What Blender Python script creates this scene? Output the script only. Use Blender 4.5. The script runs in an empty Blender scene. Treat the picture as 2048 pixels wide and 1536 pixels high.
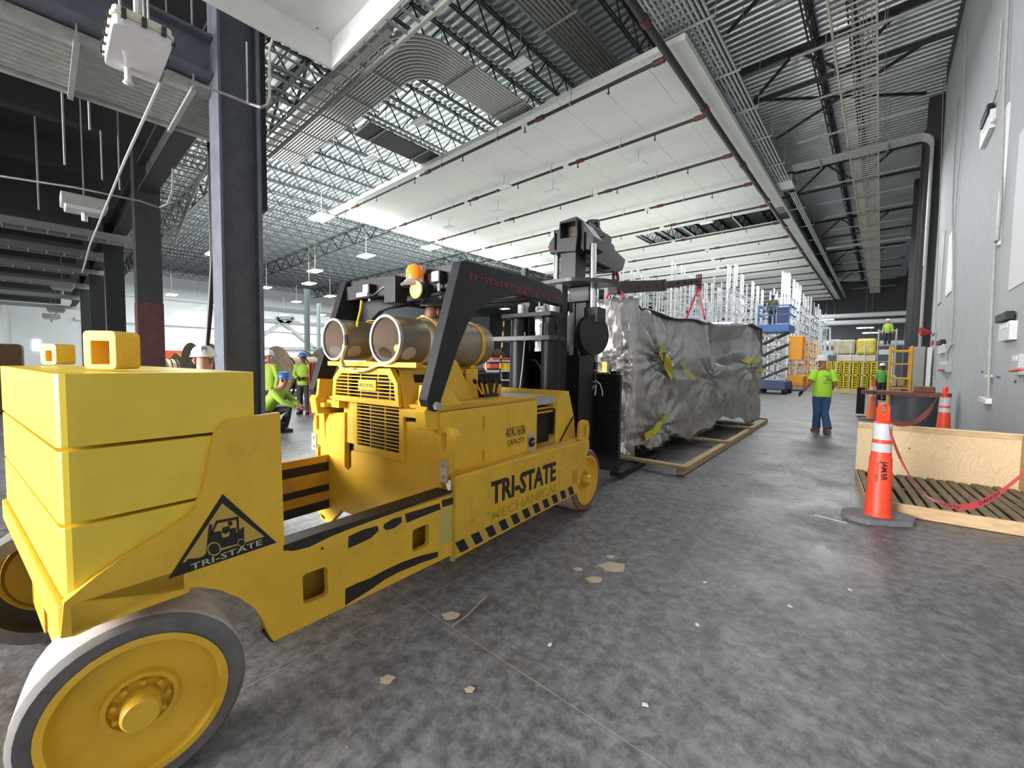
import bpy, bmesh, math, random
from mathutils import Vector, Matrix, noise, geometry
PI = math.pi
R = math.radians
S = bpy.context.scene
COL = S.collection
random.seed(7)

# ------------------------------------------------------------------ camera
YAW, PIT, ROL, FPX, CAMH = R(41.477), R(2.955), R(0.773), 832.7, 1.6
cf = Vector((-math.sin(YAW)*math.cos(PIT), math.cos(YAW)*math.cos(PIT), -math.sin(PIT)))
r0 = Vector((math.cos(YAW), math.sin(YAW), 0)); u0 = r0.cross(cf)
cr = r0*math.cos(ROL)+u0*math.sin(ROL); cu = -r0*math.sin(ROL)+u0*math.cos(ROL)
CP = Vector((0, 0, CAMH))
cam = bpy.data.cameras.new('camera'); cam.sensor_width = 36; cam.lens = 36*FPX/2048
cam.clip_start = .05; cam.clip_end = 400
camo = bpy.data.objects.new('camera', cam); COL.objects.link(camo)
mm = Matrix((cr, cu, -cf)).transposed().to_4x4(); mm.translation = CP
camo.matrix_world = mm
S.camera = camo
# ------------------------------------------------------------------ world, lights, exposure
S.view_settings.view_transform = 'Standard'; S.view_settings.look = 'None'
S.view_settings.gamma = 1; S.view_settings.use_curve_mapping = False
S.view_settings.exposure = 0.30
w = bpy.data.worlds.new('world'); S.world = w; w.use_nodes = True
w.node_tree.nodes['Background'].inputs[0].default_value = (.86, .93, 1, 1)
w.node_tree.nodes['Background'].inputs[1].default_value = .55
def area(name, loc, target, sx, sy, power, col=(1, 1, 1), spread=PI):
    l = bpy.data.lights.new(name, 'AREA'); l.shape = 'RECTANGLE'; l.size = sx; l.size_y = sy
    l.energy = power; l.color = col; l.spread = spread
    o = bpy.data.objects.new(name, l); COL.objects.link(o); o.location = loc
    o.rotation_euler = (Vector(target)-Vector(loc)).to_track_quat('-Z', 'Y').to_euler()
    return o
area('dock_daylight', (-8, -13.5, 4.0), (-3.2, 4, 0.6), 11, 6, 2150, (1, .97, .92), R(95))
area('bay_light', (-3.4, 12, 10.0), (-3.4, 12, 0), 2, 9, 380, (.96, .98, 1))
area('bay_light', (-3.0, 31, 10.2), (-3.0, 31, 0), 4, 14, 1500, (.96, .98, 1))
area('hall_light', (-32, 20, 11.6), (-32, 20, 0), 30, 30, 12500, (.94, 1, .98))
area('hall_light', (-60, 26, 11.6), (-60, 26, 0), 24, 40, 7500, (.94, 1, .98))
area('hall_light', (-16, 55, 10.2), (-16, 55, 0), 18, 28, 6500, (.94, 1, .98))
area('roof_deck_fill', (-36, 20, 9.0), (-36, 20, 14), 24, 26, 4200, (.94, 1, .97))  # added upward fill to brighten the roof deck; no fixture stands here
area('ceiling_fill', (-15, 34, 7.6), (-15, 34, 12), 16, 24, 650, (.97, 1, .95))  # added fill that brightens the white ceiling from below, not a real lamp
area('ceiling_fill', (-15, 19, 4.5), (-15, 19, 12), 20, 14, 330, (.97, 1, .94))  # second added fill, under the nearer part of the white ceiling

# ------------------------------------------------------------------ picture point -> place on a real plane
def ray(x, y): return cf+cr*((x-1024)/FPX)-cu*((y-768)/FPX)
def on_z(x, y, z=0.0): d = ray(x, y); return CP+d*((z-CAMH)/d.z)
def on_x(x, y, X): d = ray(x, y); return CP+d*(X/d.x)
def on_y(x, y, Y): d = ray(x, y); return CP+d*(Y/d.y)
def on_r(x, y, q):   # on the upright plane facing the camera through ground point q
    d = ray(x, y); k = Vector((q[0], q[1], 0)).dot(Vector((cf.x, cf.y, 0)))/Vector((d.x, d.y, 0)).dot(Vector((cf.x, cf.y, 0))); return CP+d*k
TA = R(5.3)
TN = Vector((math.cos(TA), math.sin(TA), 0)); TT = Vector((-math.sin(TA), math.cos(TA), 0))
def tw(n, s, z): return TN*n+TT*s+Vector((0, 0, z))
def tn(x, y, n):  # truck frame: plane n=const -> (n, s, z)
    d = ray(x, y); p = CP+d*(n/d.dot(TN)); return Vector((n, p.dot(TT), p.z))
def ts(x, y, s):
    d = ray(x, y); p = CP+d*(s/d.dot(TT)); return Vector((p.dot(TN), s, p.z))
def tz(x, y, z):
    p = on_z(x, y, z); return Vector((p.dot(TN), p.dot(TT), z))

# ------------------------------------------------------------------ materials
MATS = {}
def mat(name, col, rough=.6, metal=0.0, var=.0, vscale=8, bump=0.0, bscale=60, emit=0, dirt=None, dscale=3, damt=.5, spec=None, stretch=None):
    if name in MATS: return MATS[name]
    m = bpy.data.materials.new(name); m.use_nodes = True
    nt = m.node_tree; b = nt.nodes['Principled BSDF']
    b.inputs['Base Color'].default_value = (*col, 1); b.inputs['Roughness'].default_value = rough; b.inputs['Metallic'].default_value = metal
    if spec is not None: b.inputs['Specular IOR Level'].default_value = spec
    L = nt.links.new
    tc = None
    def coord():
        nonlocal tc
        if tc is None:
            t = nt.nodes.new('ShaderNodeTexCoord'); tc = t.outputs['Object']
            if stretch:
                mp = nt.nodes.new('ShaderNodeMapping'); mp.inputs['Scale'].default_value = stretch; L(tc, mp.inputs[0]); tc = mp.outputs[0]
        return tc
    out = None
    if var > 0:
        n = nt.nodes.new('ShaderNodeTexNoise'); n.inputs['Scale'].default_value = vscale; n.inputs['Detail'].default_value = 6; n.inputs['Roughness'].default_value = .65
        L(coord(), n.inputs['Vector'])
        rp = nt.nodes.new('ShaderNodeValToRGB')
        rp.color_ramp.elements[0].position = .3; rp.color_ramp.elements[1].position = .7
        rp.color_ramp.elements[0].color = (*[max(0, c*(1-var)) for c in col], 1); rp.color_ramp.elements[1].color = (*[min(1, c*(1+var*.6)) for c in col], 1)
        L(n.outputs['Fac'], rp.inputs[0]); out = rp.outputs[0]
    if dirt:
        n = nt.nodes.new('ShaderNodeTexNoise'); n.inputs['Scale'].default_value = dscale; n.inputs['Detail'].default_value = 9; n.inputs['Roughness'].default_value = .7
        L(coord(), n.inputs['Vector'])
        rp = nt.nodes.new('ShaderNodeValToRGB'); rp.color_ramp.elements[0].position = .52; rp.color_ramp.elements[1].position = .75
        rp.color_ramp.elements[1].color = (damt, damt, damt, 1)
        L(n.outputs['Fac'], rp.inputs[0])
        mx = nt.nodes.new('ShaderNodeMix'); mx.data_type = 'RGBA'
        L(rp.outputs[0], mx.inputs['Factor'])
        if out: L(out, mx.inputs['A'])
        else: mx.inputs['A'].default_value = (*col, 1)
        mx.inputs['B'].default_value = (*dirt, 1); out = mx.outputs['Result']
    if out: L(out, b.inputs['Base Color'])
    if bump > 0:
        n = nt.nodes.new('ShaderNodeTexNoise'); n.inputs['Scale'].default_value = bscale; n.inputs['Detail'].default_value = 5
        L(coord(), n.inputs['Vector'])
        bp = nt.nodes.new('ShaderNodeBump'); bp.inputs['Strength'].default_value = bump; bp.inputs['Distance'].default_value = .02
        L(n.outputs['Fac'], bp.inputs['Height']); L(bp.outputs[0], b.inputs['Normal'])
    if emit:
        b.inputs['Emission Color'].default_value = (*col, 1); b.inputs['Emission Strength'].default_value = emit
    MATS[name] = m
    return m
YEL = mat('forklift_yellow', (.80, .49, .035), .42, var=.12, vscale=3, dirt=(.35, .19, .04), dscale=4, damt=.35)
YCW = mat('counterweight_yellow', (.84, .62, .05), .38, var=.10, vscale=2, dirt=(.45, .30, .05), dscale=3, damt=.3)
YDK = mat('dusty_yellow', (.62, .36, .03), .6, var=.2, vscale=6, dirt=(.2, .12, .04), damt=.6)
BLK = mat('black_paint', (.020, .021, .026), .45, var=.3, vscale=10, spec=.3)
GRS = mat('greasy_black', (.025, .021, .016), .55, var=.5, vscale=25)
MST = mat('mast_black', (.016, .016, .019), .40, var=.3, vscale=6, spec=.28)
RUB = mat('dusty_rubber', (.15, .145, .14), .8, var=.3, vscale=9)
RUBT = mat('worn_tread_rubber', (.42, .40, .40), .85, var=.2, vscale=12)
RRED = mat('red_brown_polyurethane', (.24, .11, .08), .6, var=.25, vscale=8)
PNK = mat('pale_pink_tread', (.52, .34, .31), .7, var=.15, vscale=10)
STL = mat('galvanized_steel', (.56, .58, .59), .42, .75, var=.2, vscale=12)
STM = mat('matt_galvanized', (.42, .43, .41), .6, .25, var=.2, vscale=10)
CHR = mat('chrome', (.8, .81, .84), .12, 1)
ALU = mat('dull_aluminium', (.33, .28, .20), .42, .5, var=.25, vscale=6)
ALI = mat('tank_collar_inside', (.62, .56, .54), .45, .2, var=.15, vscale=8)  # paler than the collar shell: its lit look is put into the colour
COLM = mat('grey_column_paint', (.12, .135, .175), .5, var=.25, vscale=4)
DKST = mat('dark_joist_paint', (.035, .037, .040), .6, var=.25, vscale=6)
GJST = mat('grey_joist_paint', (.10, .11, .11), .6, var=.25, vscale=6)
REDP = mat('red_primer', (.10, .04, .04), .65, var=.3, vscale=6)
PIPE = mat('black_sprinkler_pipe', (.035, .034, .033), .5, var=.3, vscale=10)
PIPR = mat('red_coupling', (.12, .03, .025), .5)
WHP = mat('white_panel', (.80, .82, .76), .7, var=.05, vscale=.6, bump=.05, bscale=3)
WHT = mat('white_plastic', (.82, .82, .84), .35)
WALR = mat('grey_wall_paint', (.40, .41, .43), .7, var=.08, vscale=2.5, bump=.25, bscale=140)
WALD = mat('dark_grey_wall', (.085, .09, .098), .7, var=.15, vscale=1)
WALW = mat('white_wall_panels', (.80, .83, .84), .6, var=.03, vscale=1)
ORG = mat('orange_plastic', (.88, .075, .03), .45, var=.08, vscale=12)
ORD = mat('faded_orange_plastic', (.80, .15, .035), .5)
REFL = mat('reflective_white_band', (.60, .61, .66), .35, var=.15, vscale=40)
RUBB = mat('grey_rubber_base', (.20, .20, .22), .85, var=.3, vscale=20, bump=.2)
WOOD = mat('pallet_wood', (.26, .21, .13), .8, var=.35, vscale=6, stretch=(4, 1, 4))
PINE = mat('pale_pine', (.66, .46, .26), .65, var=.25, vscale=5, stretch=(1.5, 1.5, 6))
SKID = mat('skid_timber', (.52, .38, .20), .7, var=.25, vscale=5, stretch=(6, .6, 6))
REDS = mat('red_sling', (.55, .02, .04), .6, var=.15, vscale=20)
REDT = mat('red_tape', (.40, .035, .045), .5)
SHK = mat('dark_red_shackle', (.16, .03, .025), .5)
BLUE = mat('blue_machine_paint', (.03, .13, .42), .45)
LIFTO = mat('orange_lift_paint', (.80, .33, .02), .5)
YGF = mat('yellow_guard_frame', (.72, .58, .02), .5, var=.1, vscale=6)
YSC = mat('yellow_scaffold_paint', (.78, .43, .04), .5)
HIV = mat('hi_vis_lime', (.50, .88, .06), .75, var=.06, vscale=12)
HIVD = mat('hi_vis_sweater', (.30, .46, .05), .8, var=.1, vscale=12)
JEAN = mat('blue_denim', (.045, .11, .27), .85, var=.3, vscale=14)
DPNT = mat('dark_trousers', (.03, .03, .035), .85)
SKIN = mat('skin_light', (.52, .25, .19), .6)
SKND = mat('skin_brown', (.20, .095, .06), .55)
HATW = mat('white_hard_hat', (.80, .80, .80), .35)
HATB = mat('blue_hard_hat', (.04, .13, .40), .35)
GLOV = mat('black_glove', (.025, .025, .03), .8)
BOOT = mat('tan_boot', (.22, .13, .07), .8)
RUST = mat('rusty_plate', (.20, .075, .05), .8, var=.35, vscale=8)
DRUM = mat('dark_plastic_drum', (.055, .062, .075), .5, var=.15, vscale=10)
INK = mat('black_lettering', (.012, .012, .012), .5)
INKF = mat('faded_lettering', (.56, .36, .03), .5, var=.25, vscale=30)
INKR = mat('red_lettering', (.22, .018, .018), .5)
AMB = mat('amber_lens', (.85, .22, .02), .25, emit=.25)
LENS = mat('lamp_lens', (.85, .86, .84), .2)
YLAMP = mat('yellow_lamp', (.9, .75, .15), .3)
LED = mat('led_panel', (1, 1, .98), .4, emit=30)
GRN = mat('green_decal', (.30, .60, .20), .5)
REEL = mat('reel_plywood', (.33, .26, .17), .8, var=.3, vscale=5)
REELC = mat('pale_cable_wrap', (.62, .50, .32), .7, var=.2, vscale=6)
TAPE = mat('yellow_caution_tape', (.62, .55, .03), .4)
HOSE = mat('grey_hose', (.24, .24, .25), .5)
HOSB = mat('black_hose', (.02, .02, .02), .4)
CORDW = mat('white_rope', (.75, .74, .70), .8)
RBAR = mat('red_barrier', (.38, .05, .04), .55, var=.15, vscale=6)
OBAR = mat('orange_barrier', (.75, .12, .04), .55)
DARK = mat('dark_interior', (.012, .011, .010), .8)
BOXW = mat('carton', (.60, .55, .45), .8, var=.15, vscale=6)
DUST = mat('sawdust', (.56, .46, .33), .9, var=.2, vscale=30)
PAPR = mat('white_scrap', (.75, .75, .72), .8)
DUCT = mat('white_duct_insulation', (.80, .82, .82), .5, var=.06, vscale=5)
TEAL = mat('teal_column_paint', (.30, .38, .38), .5)

def node_mats():
    # metal roof deck
    m = mat('roof_deck_metal', (.50, .53, .55), .38, .82, var=.2, vscale=.6)
    # worn concrete
    m = bpy.data.materials.new('worn_concrete'); m.use_nodes = True; MATS['concrete'] = m
    nt = m.node_tree; b = nt.nodes['Principled BSDF']; L = nt.links.new
    tc = nt.nodes.new('ShaderNodeNewGeometry').outputs['Position']
    def nz(scale, det, rough, st=None, dist=0):
        n = nt.nodes.new('ShaderNodeTexNoise'); n.inputs['Scale'].default_value = scale; n.inputs['Detail'].default_value = det; n.inputs['Roughness'].default_value = rough; n.inputs['Distortion'].default_value = dist
        if st:
            mp = nt.nodes.new('ShaderNodeMapping'); mp.inputs['Scale'].default_value = st[:3]; mp.inputs['Rotation'].default_value = (0, 0, st[3]); L(tc, mp.inputs[0]); L(mp.outputs[0], n.inputs['Vector'])
        else: L(tc, n.inputs['Vector'])
        return n.outputs['Fac']
    def ramp(f, a, c0, bb, c1):
        rp = nt.nodes.new('ShaderNodeValToRGB'); rp.color_ramp.elements[0].position = a; rp.color_ramp.elements[1].position = bb
        rp.color_ramp.elements[0].color = (*c0, 1); rp.color_ramp.elements[1].color = (*c1, 1); L(f, rp.inputs[0]); return rp.outputs[0]
    def mix(f, A, B, mode='MIX'):
        mx = nt.nodes.new('ShaderNodeMix'); mx.data_type = 'RGBA'; mx.blend_type = mode
        for k, v in (('Factor', f), ('A', A), ('B', B)):
            if isinstance(v, (int, float)): mx.inputs[k].default_value = v
            elif isinstance(v, tuple): mx.inputs[k].default_value = (*v, 1)
            else: L(v, mx.inputs[k])
        return mx.outputs['Result']
    base = ramp(nz(1.1, 10, .66, None, .2), .34, (.060, .061, .066), .68, (.185, .185, .195))
    fine = ramp(nz(11, 10, .78, None, .2), .40, (.048, .049, .053), .62, (.34, .34, .35))
    c = mix(.55, base, fine)
    streak = ramp(nz(2.6, 8, .75, (5, 1.2, 1, R(-35)), .3), .54, (0, 0, 0), .74, (.6, .6, .6))
    c = mix(streak, c, (.10, .10, .105))
    tyre = ramp(nz(2.2, 5, .6, (1.4, .35, 1, R(8)), .5), .56, (0, 0, 0), .70, (.7, .7, .7))
    c = mix(tyre, c, (.060, .060, .064))
    speck = ramp(nz(26, 3, .6), .69, (0, 0, 0), .75, (1, 1, 1))
    c = mix(speck, c, (.42, .40, .37))
    L(c, b.inputs['Base Color'])
    rr = ramp(nz(1.3, 6, .6), .3, (.34, .34, .34), .7, (.62, .62, .62)); L(rr, b.inputs['Roughness'])
    bp = nt.nodes.new('ShaderNodeBump'); bp.inputs['Strength'].default_value = .25; bp.inputs['Distance'].default_value = .01
    L(nz(9, 8, .7), bp.inputs['Height']); L(bp.outputs[0], b.inputs['Normal'])
    # plywood with cathedral grain
    m = bpy.data.materials.new('plywood'); m.use_nodes = True; MATS['plywood'] = m
    nt = m.node_tree; b = nt.nodes['Principled BSDF']; L = nt.links.new
    tc = nt.nodes.new('ShaderNodeTexCoord').outputs['Object']
    n1 = nz(1.5, 2, .5, (2.2, 2.2, .9, 0), .2)
    wv = nt.nodes.new('ShaderNodeMath'); wv.operation = 'MULTIPLY'; wv.inputs[1].default_value = 22; L(n1, wv.inputs[0])
    fr = nt.nodes.new('ShaderNodeMath'); fr.operation = 'FRACT'; L(wv.outputs[0], fr.inputs[0])
    g = ramp(fr.outputs[0], .0, (.74, .55, .33), .9, (.80, .64, .42))
    dk = ramp(fr.outputs[0], .86, (0, 0, 0), .97, (.55, .55, .55))
    c = mix(dk, g, (.56, .37, .18))
    kn = nt.nodes.new('ShaderNodeTexVoronoi'); kn.inputs['Scale'].default_value = 5; L(tc, kn.inputs['Vector'])
    k2 = ramp(kn.outputs['Distance'], .06, (1, 1, 1), .11, (0, 0, 0))
    c = mix(k2, c, (.33, .17, .07))
    L(c, b.inputs['Base Color']); b.inputs['Roughness'].default_value = .6
    # silver foil
    m = bpy.data.materials.new('silver_foil'); m.use_nodes = True; MATS['foil'] = m
    nt = m.node_tree; b = nt.nodes['Principled BSDF']; L = nt.links.new
    tc = nt.nodes.new('ShaderNodeTexCoord').outputs['Object']
    b.inputs['Metallic'].default_value = .78
    c = ramp(nz(1.2, 6, .6), .3, (.34, .335, .33), .7, (.56, .55, .54)); L(c, b.inputs['Base Color'])
    r_ = ramp(nz(2.0, 4, .5), .3, (.20, .20, .20), .7, (.42, .42, .42)); L(r_, b.inputs['Roughness'])
    bp = nt.nodes.new('ShaderNodeBump'); bp.inputs['Strength'].default_value = .45; bp.inputs['Distance'].default_value = .04
    L(nz(6, 6, .6, (1.6, 1.6, .8, .4), 1.2), bp.inputs['Height']); L(bp.outputs[0], b.inputs['Normal'])
    # clear film
    m = bpy.data.materials.new('clear_film'); m.use_nodes = True; MATS['film'] = m
    nt = m.node_tree; b = nt.nodes['Principled BSDF']; L = nt.links.new
    b.inputs['Base Color'].default_value = (.72, .73, .62, 1); b.inputs['Roughness'].default_value = .25
    tc = nt.nodes.new('ShaderNodeTexCoord').outputs['Object']
    al = ramp(nz(3, 5, .6, (1, 1, 3, .5), 1.0), .38, (.0, .0, .0), .80, (.42, .42, .42)); L(al, b.inputs['Alpha'])
    bp = nt.nodes.new('ShaderNodeBump'); bp.inputs['Strength'].default_value = .6; bp.inputs['Distance'].default_value = .03
    L(nz(5, 5, .6, (2, 2, .7, .5), 1.0), bp.inputs['Height']); L(bp.outputs[0], b.inputs['Normal'])
node_mats()
DECK = MATS['roof_deck_metal']; CONC = MATS['concrete']; PLY = MATS['plywood']; FOIL = MATS['foil']; FILM = MATS['film']

# ------------------------------------------------------------------ builders
def V(*a): return Vector(a)
class B:
    def __init__(s): s.v = []; s.f = []; s.sm = []
    def add(s, vs, fs, smooth=False):
        k = len(s.v); s.v += [Vector(v) for v in vs]; s.f += [tuple(i+k for i in f) for f in fs]; s.sm += [smooth]*len(fs); return s
    def box(s, a, b):
        x0, y0, z0 = a; x1, y1, z1 = b
        return s.add([(x0,y0,z0),(x1,y0,z0),(x1,y1,z0),(x0,y1,z0),(x0,y0,z1),(x1,y0,z1),(x1,y1,z1),(x0,y1,z1)],
                     [(0,3,2,1),(4,5,6,7),(0,1,5,4),(1,2,6,5),(2,3,7,6),(3,0,4,7)])
    def cbox(s, c, d): c = Vector(c); d = Vector(d)*.5; return s.box(c-d, c+d)
    def bar(s, p, q, w, h, up=(0, 0, 1)):
        p = Vector(p); q = Vector(q); d = (q-p).normalized(); u = Vector(up)
        if abs(d.dot(u)) > .98: u = Vector((1, 0, 0))
        x = d.cross(u).normalized(); y = x.cross(d)
        o = []
        for e in (p, q):
            for i, j in ((-1,-1),(1,-1),(1,1),(-1,1)): o.append(e+x*(w*.5*i)+y*(h*.5*j))
        return s.add(o, [(0,1,2,3),(7,6,5,4),(0,4,5,1),(1,5,6,2),(2,6,7,3),(3,7,4,0)])
    def tube(s, pts, r, n=8, cap=True):
        pts = [Vector(p) for p in pts]; vs = []; fs = []
        rr = r if isinstance(r, (list, tuple)) else [r]*len(pts)
        d0 = (pts[1]-pts[0]).normalized(); u = d0.orthogonal().normalized()
        for i, p in enumerate(pts):
            a = pts[max(i-1, 0)]; b = pts[min(i+1, len(pts)-1)]; d = (b-a)
            if d.length < 1e-9: d = d0
            d.normalize(); u = (u-d*u.dot(d));
            if u.length < 1e-6: u = d.orthogonal()
            u.normalize(); v = d.cross(u)
            for k in range(n):
                t = 2*PI*k/n; vs.append(p+(u*math.cos(t)+v*math.sin(t))*rr[i])
        for i in range(len(pts)-1):
            for k in range(n):
                a = i*n+k; b = i*n+(k+1) % n; fs.append((a, b, b+n, a+n))
        s.add(vs, fs, True)
        if cap:
            m = len(s.v)-len(vs); s.f.append(tuple(m+k for k in reversed(range(n)))); s.f.append(tuple(m+(len(pts)-1)*n+k for k in range(n))); s.sm += [False, False]
        return s
    def lathe(s, prof, c, ax, n=24, close=False):   # prof: (radius, height along ax)
        c = Vector(c); ax = Vector(ax).normalized(); u = ax.orthogonal().normalized(); v = ax.cross(u)
        vs = []; fs = []; m = len(prof)
        for (r, h) in prof:
            for k in range(n):
                t = 2*PI*k/n; vs.append(c+ax*h+(u*math.cos(t)+v*math.sin(t))*r)
        for i in range(m-1 if not close else m):
            j = (i+1) % m
            for k in range(n):
                k2 = (k+1) % n; fs.append((i*n+k, i*n+k2, j*n+k2, j*n+k))
        return s.add(vs, fs, True)
    def disc(s, c, ax, r0_, r1, t, n=24):
        return s.lathe([(r0_, 0), (r1, 0), (r1, t), (r0_, t)], c, ax, n, True)
    def plate(s, f, outer, holes=(), t=1.0):
        # outer/holes: 2D outlines; f(u, v, w): place; thickness w 0..t
        loops = [list(outer)]+[list(h) for h in holes]
        tri = geometry.tessellate_polygon([[Vector((p[0], p[1], 0)) for p in l] for l in loops])
        flat = [p for l in loops for p in l]; n = len(flat)
        vs = [f(p[0], p[1], 0) for p in flat]+[f(p[0], p[1], t) for p in flat]
        fs = []
        for a, b, c in tri: fs.append((a, b, c)); fs.append((c+n, b+n, a+n))
        k = 0
        for l in loops:
            m = len(l)
            for i in range(m): j = (i+1) % m; fs.append((k+i, k+j, k+j+n, k+i+n))
            k += m
        return s.add(vs, fs)
    def mesh(s, name, m, origin=(0, 0, 0), recalc=True):
        me = bpy.data.meshes.new(name); o = Vector(origin)
        me.from_pydata([v-o for v in s.v], [], s.f)
        if any(s.sm):
            me.polygons.foreach_set('use_smooth', s.sm)
        if recalc:
            bm = bmesh.new(); bm.from_mesh(me); bmesh.ops.recalc_face_normals(bm, faces=bm.faces); bm.to_mesh(me); bm.free()
        if any(s.sm): me.set_sharp_from_angle(angle=R(40))
        me.materials.append(m); return me
def tag(o, label, cat, group=None, kind=None):
    if label: o['label'] = label
    if cat: o['category'] = cat
    if group: o['group'] = group
    if kind: o['kind'] = kind
    return o
def thing(name, label, cat, loc, group=None, rz=0):
    o = bpy.data.objects.new(name, None); COL.objects.link(o); o.empty_display_size = .1
    o.location = loc; o.rotation_euler = (0, 0, rz)
    return tag(o, label, cat, group)
def part(name, b, m, parent, bevel=0, label=None, kind=None, origin=None, seg=2):
    # vertices are given in the design space of the parent (its own offset is o['off'] or its location)
    off = origin if origin is not None else OFF.get(root_of(parent).name, root_of(parent).location if parent else (0, 0, 0))
    me = b if isinstance(b, bpy.types.Mesh) else b.mesh(name, m, off)
    o = bpy.data.objects.new(name, me); COL.objects.link(o); o.parent = parent
    if bevel:
        md = o.modifiers.new('bevel', 'BEVEL'); md.width = bevel; md.segments = seg; md.limit_method = 'ANGLE'; md.angle_limit = R(40)
    if label: o['label'] = label
    if kind: o['kind'] = kind
    return o
OFF = {}
def root_of(o):
    while o is not None and o.parent is not None: o = o.parent
    return o
def solo(name, b, m, label, cat, group=None, bevel=0, loc=None):
    c = Vector(loc) if loc is not None else sum(b.v, Vector())/len(b.v)
    o = bpy.data.objects.new(name, b.mesh(name, m, c)); COL.objects.link(o); o.location = c
    if bevel:
        md = o.modifiers.new('bevel', 'BEVEL'); md.width = bevel; md.segments = 2; md.limit_method = 'ANGLE'; md.angle_limit = R(40)
    return tag(o, label, cat, group)
def struct(name, b, m, parent=None):
    o = bpy.data.objects.new(name, b.mesh(name, m)); COL.objects.link(o)
    if parent: o.parent = parent
    else: o['kind'] = 'structure'
    return o
def piece(name, me, parent, loc=(0, 0, 0), rot=None, kind=None):
    o = bpy.data.objects.new(name, me); COL.objects.link(o); o.parent = parent; o.location = loc
    if rot: o.rotation_euler = rot
    if kind: o['kind'] = kind
    return o
def dup(root, loc, rz=0, label=None):
    r = root.copy(); COL.objects.link(r); r.location = loc; r.rotation_euler = (0, 0, rz)
    if label: r['label'] = label
    for ch in list(root.children):
        c = ch.copy(); COL.objects.link(c); c.parent = r
        for g in list(ch.children):
            d = g.copy(); COL.objects.link(d); d.parent = c
    return r
def arc(c, r, a0, a1, n=6): return [(c[0]+r*math.cos(R(a0+(a1-a0)*i/n)), c[1]+r*math.sin(R(a0+(a1-a0)*i/n))) for i in range(n+1)]
def slot(u, v, w, h, n=6):
    r = w*.5; return arc((u, v+h*.5-r), r, 0, 180, n)+arc((u, v-h*.5+r), r, 180, 360, n)
def rnd(pts, r, n=3):   # rounds the corners of a 2D outline
    o = []; m = len(pts)
    for i in range(m):
        p = Vector((*pts[i],)); a = Vector((*pts[i-1],)); b = Vector((*pts[(i+1) % m],))
        da = a-p; db = b-p; k = min(r, da.length*.45, db.length*.45)
        q0 = p+da.normalized()*k; q1 = p+db.normalized()*k
        for j in range(n+1):
            t = j/n; q = q0*(1-t)**2+p*2*t*(1-t)+q1*t*t; o.append((q.x, q.y))
    return o
FONT = bpy.data.curves.new('font', 'FONT').font
def text_mesh(name, s, m, f, u0_, v0_, height, width=None, bold=0.0, align='LEFT'):
    # f(u, v): place of the text plane; height is the capital height
    c = bpy.data.curves.new('t', 'FONT'); c.body = s; c.size = 1; c.offset = bold; c.resolution_u = 2
    o = bpy.data.objects.new('t', c); COL.objects.link(o)
    dg = bpy.context.evaluated_depsgraph_get(); me = bpy.data.meshes.new_from_object(o.evaluated_get(dg))
    bpy.data.objects.remove(o); bpy.data.curves.remove(c)
    xs = [v.co.x for v in me.vertices]; x0, x1 = min(xs), max(xs)
    ky = height/.70; kx = (width/(x1-x0)) if width else ky
    b = B(); b.add([f(u0_+(v.co.x-x0)*kx, v0_+v.co.y*ky) for v in me.vertices], [tuple(p.vertices) for p in me.polygons])
    bpy.data.meshes.remove(me); return b

# ================================================================== SETTING
XW = 1.50
# floor: sub base and cast slabs with saw-cut joints
fl = struct('floor', B().box((-80, -14, -.30), (6, 80, -.0015)), mat('joint_dust', (.36, .32, .26), .9))
xs = [-80]+[-2.258-6.2*k for k in range(12, -1, -1)]+[6]
ys = [-14, -4.6]+[1.598+6.2*k for k in range(13)]
cache = {}
for i in range(len(xs)-1):
    for j in range(len(ys)-1):
        g = .0045
        dx = round(xs[i+1]-xs[i]-2*g, 3); dy = round(ys[j+1]-ys[j]-2*g, 3)
        if (dx, dy) not in cache: cache[(dx, dy)] = B().box((0, 0, -.05), (dx, dy, 0)).mesh('slab', CONC)
        piece('slab', cache[(dx, dy)], fl, (xs[i]+g, ys[j]+g, 0))
# walls
wr = struct('wall_right', B().box((XW, -14, 0), (XW+.3, 24.6, 13.6)), WALR)
struct('trim_1', B().box((XW-.02, 8, 13.2), (XW+.3, 24.8, 14.0)), DKST)
struct('wall_right_far', B().box((XW+.5, 24.6, 0), (XW+.8, 78, 14)), WALD)  # the building shadow on this stretch is put into the dark grey
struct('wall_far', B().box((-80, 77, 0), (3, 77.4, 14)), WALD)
wl = struct('wall_left', B().box((-76.4, -14, 0), (-76, 77, 14)), WALW)
me = B().box((0, 0, 0), (.03, 2.96, 9.6)).mesh('wall_panel', WALW)
for k in range(24): piece('wall_panel', me, wl, (-76, 3.4+3*k, .2))
struct('wall_back', B().box((-80, -2.6, 0), (-24, -2.2, 6.4)), mat('dim_white_wall', (.45, .47, .46), .7))
for k, y in enumerate((6.2, 9.8)):
    struct('trim_%d' % (k+2), B().box((-75.9, 3, y), (-75.6, 77, y+.35)), WALW)
# roof deck, ribs run across the bay
b = B(); y = -14.0; prof = []
while y < 78:
    prof += [(y, 13.9), (y+.10, 13.9), (y+.15, 14.0), (y+.27, 14.0)]; y += .32
vs = [(-80, a, z) for a, z in prof]+[(3, a, z) for a, z in prof]; n = len(prof)
b.add(vs, [(i, i+1, i+1+n, i+n) for i in range(n-1)])
struct('ceiling', b, DECK)
# low dark deck over the left side aisle
b = B(); b.box((-60, -14, 7.2), (-7.2, 2.3, 7.4)); struct('ceiling_low', b, mat('dark_low_ceiling', (.02, .021, .023), .8))

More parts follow.
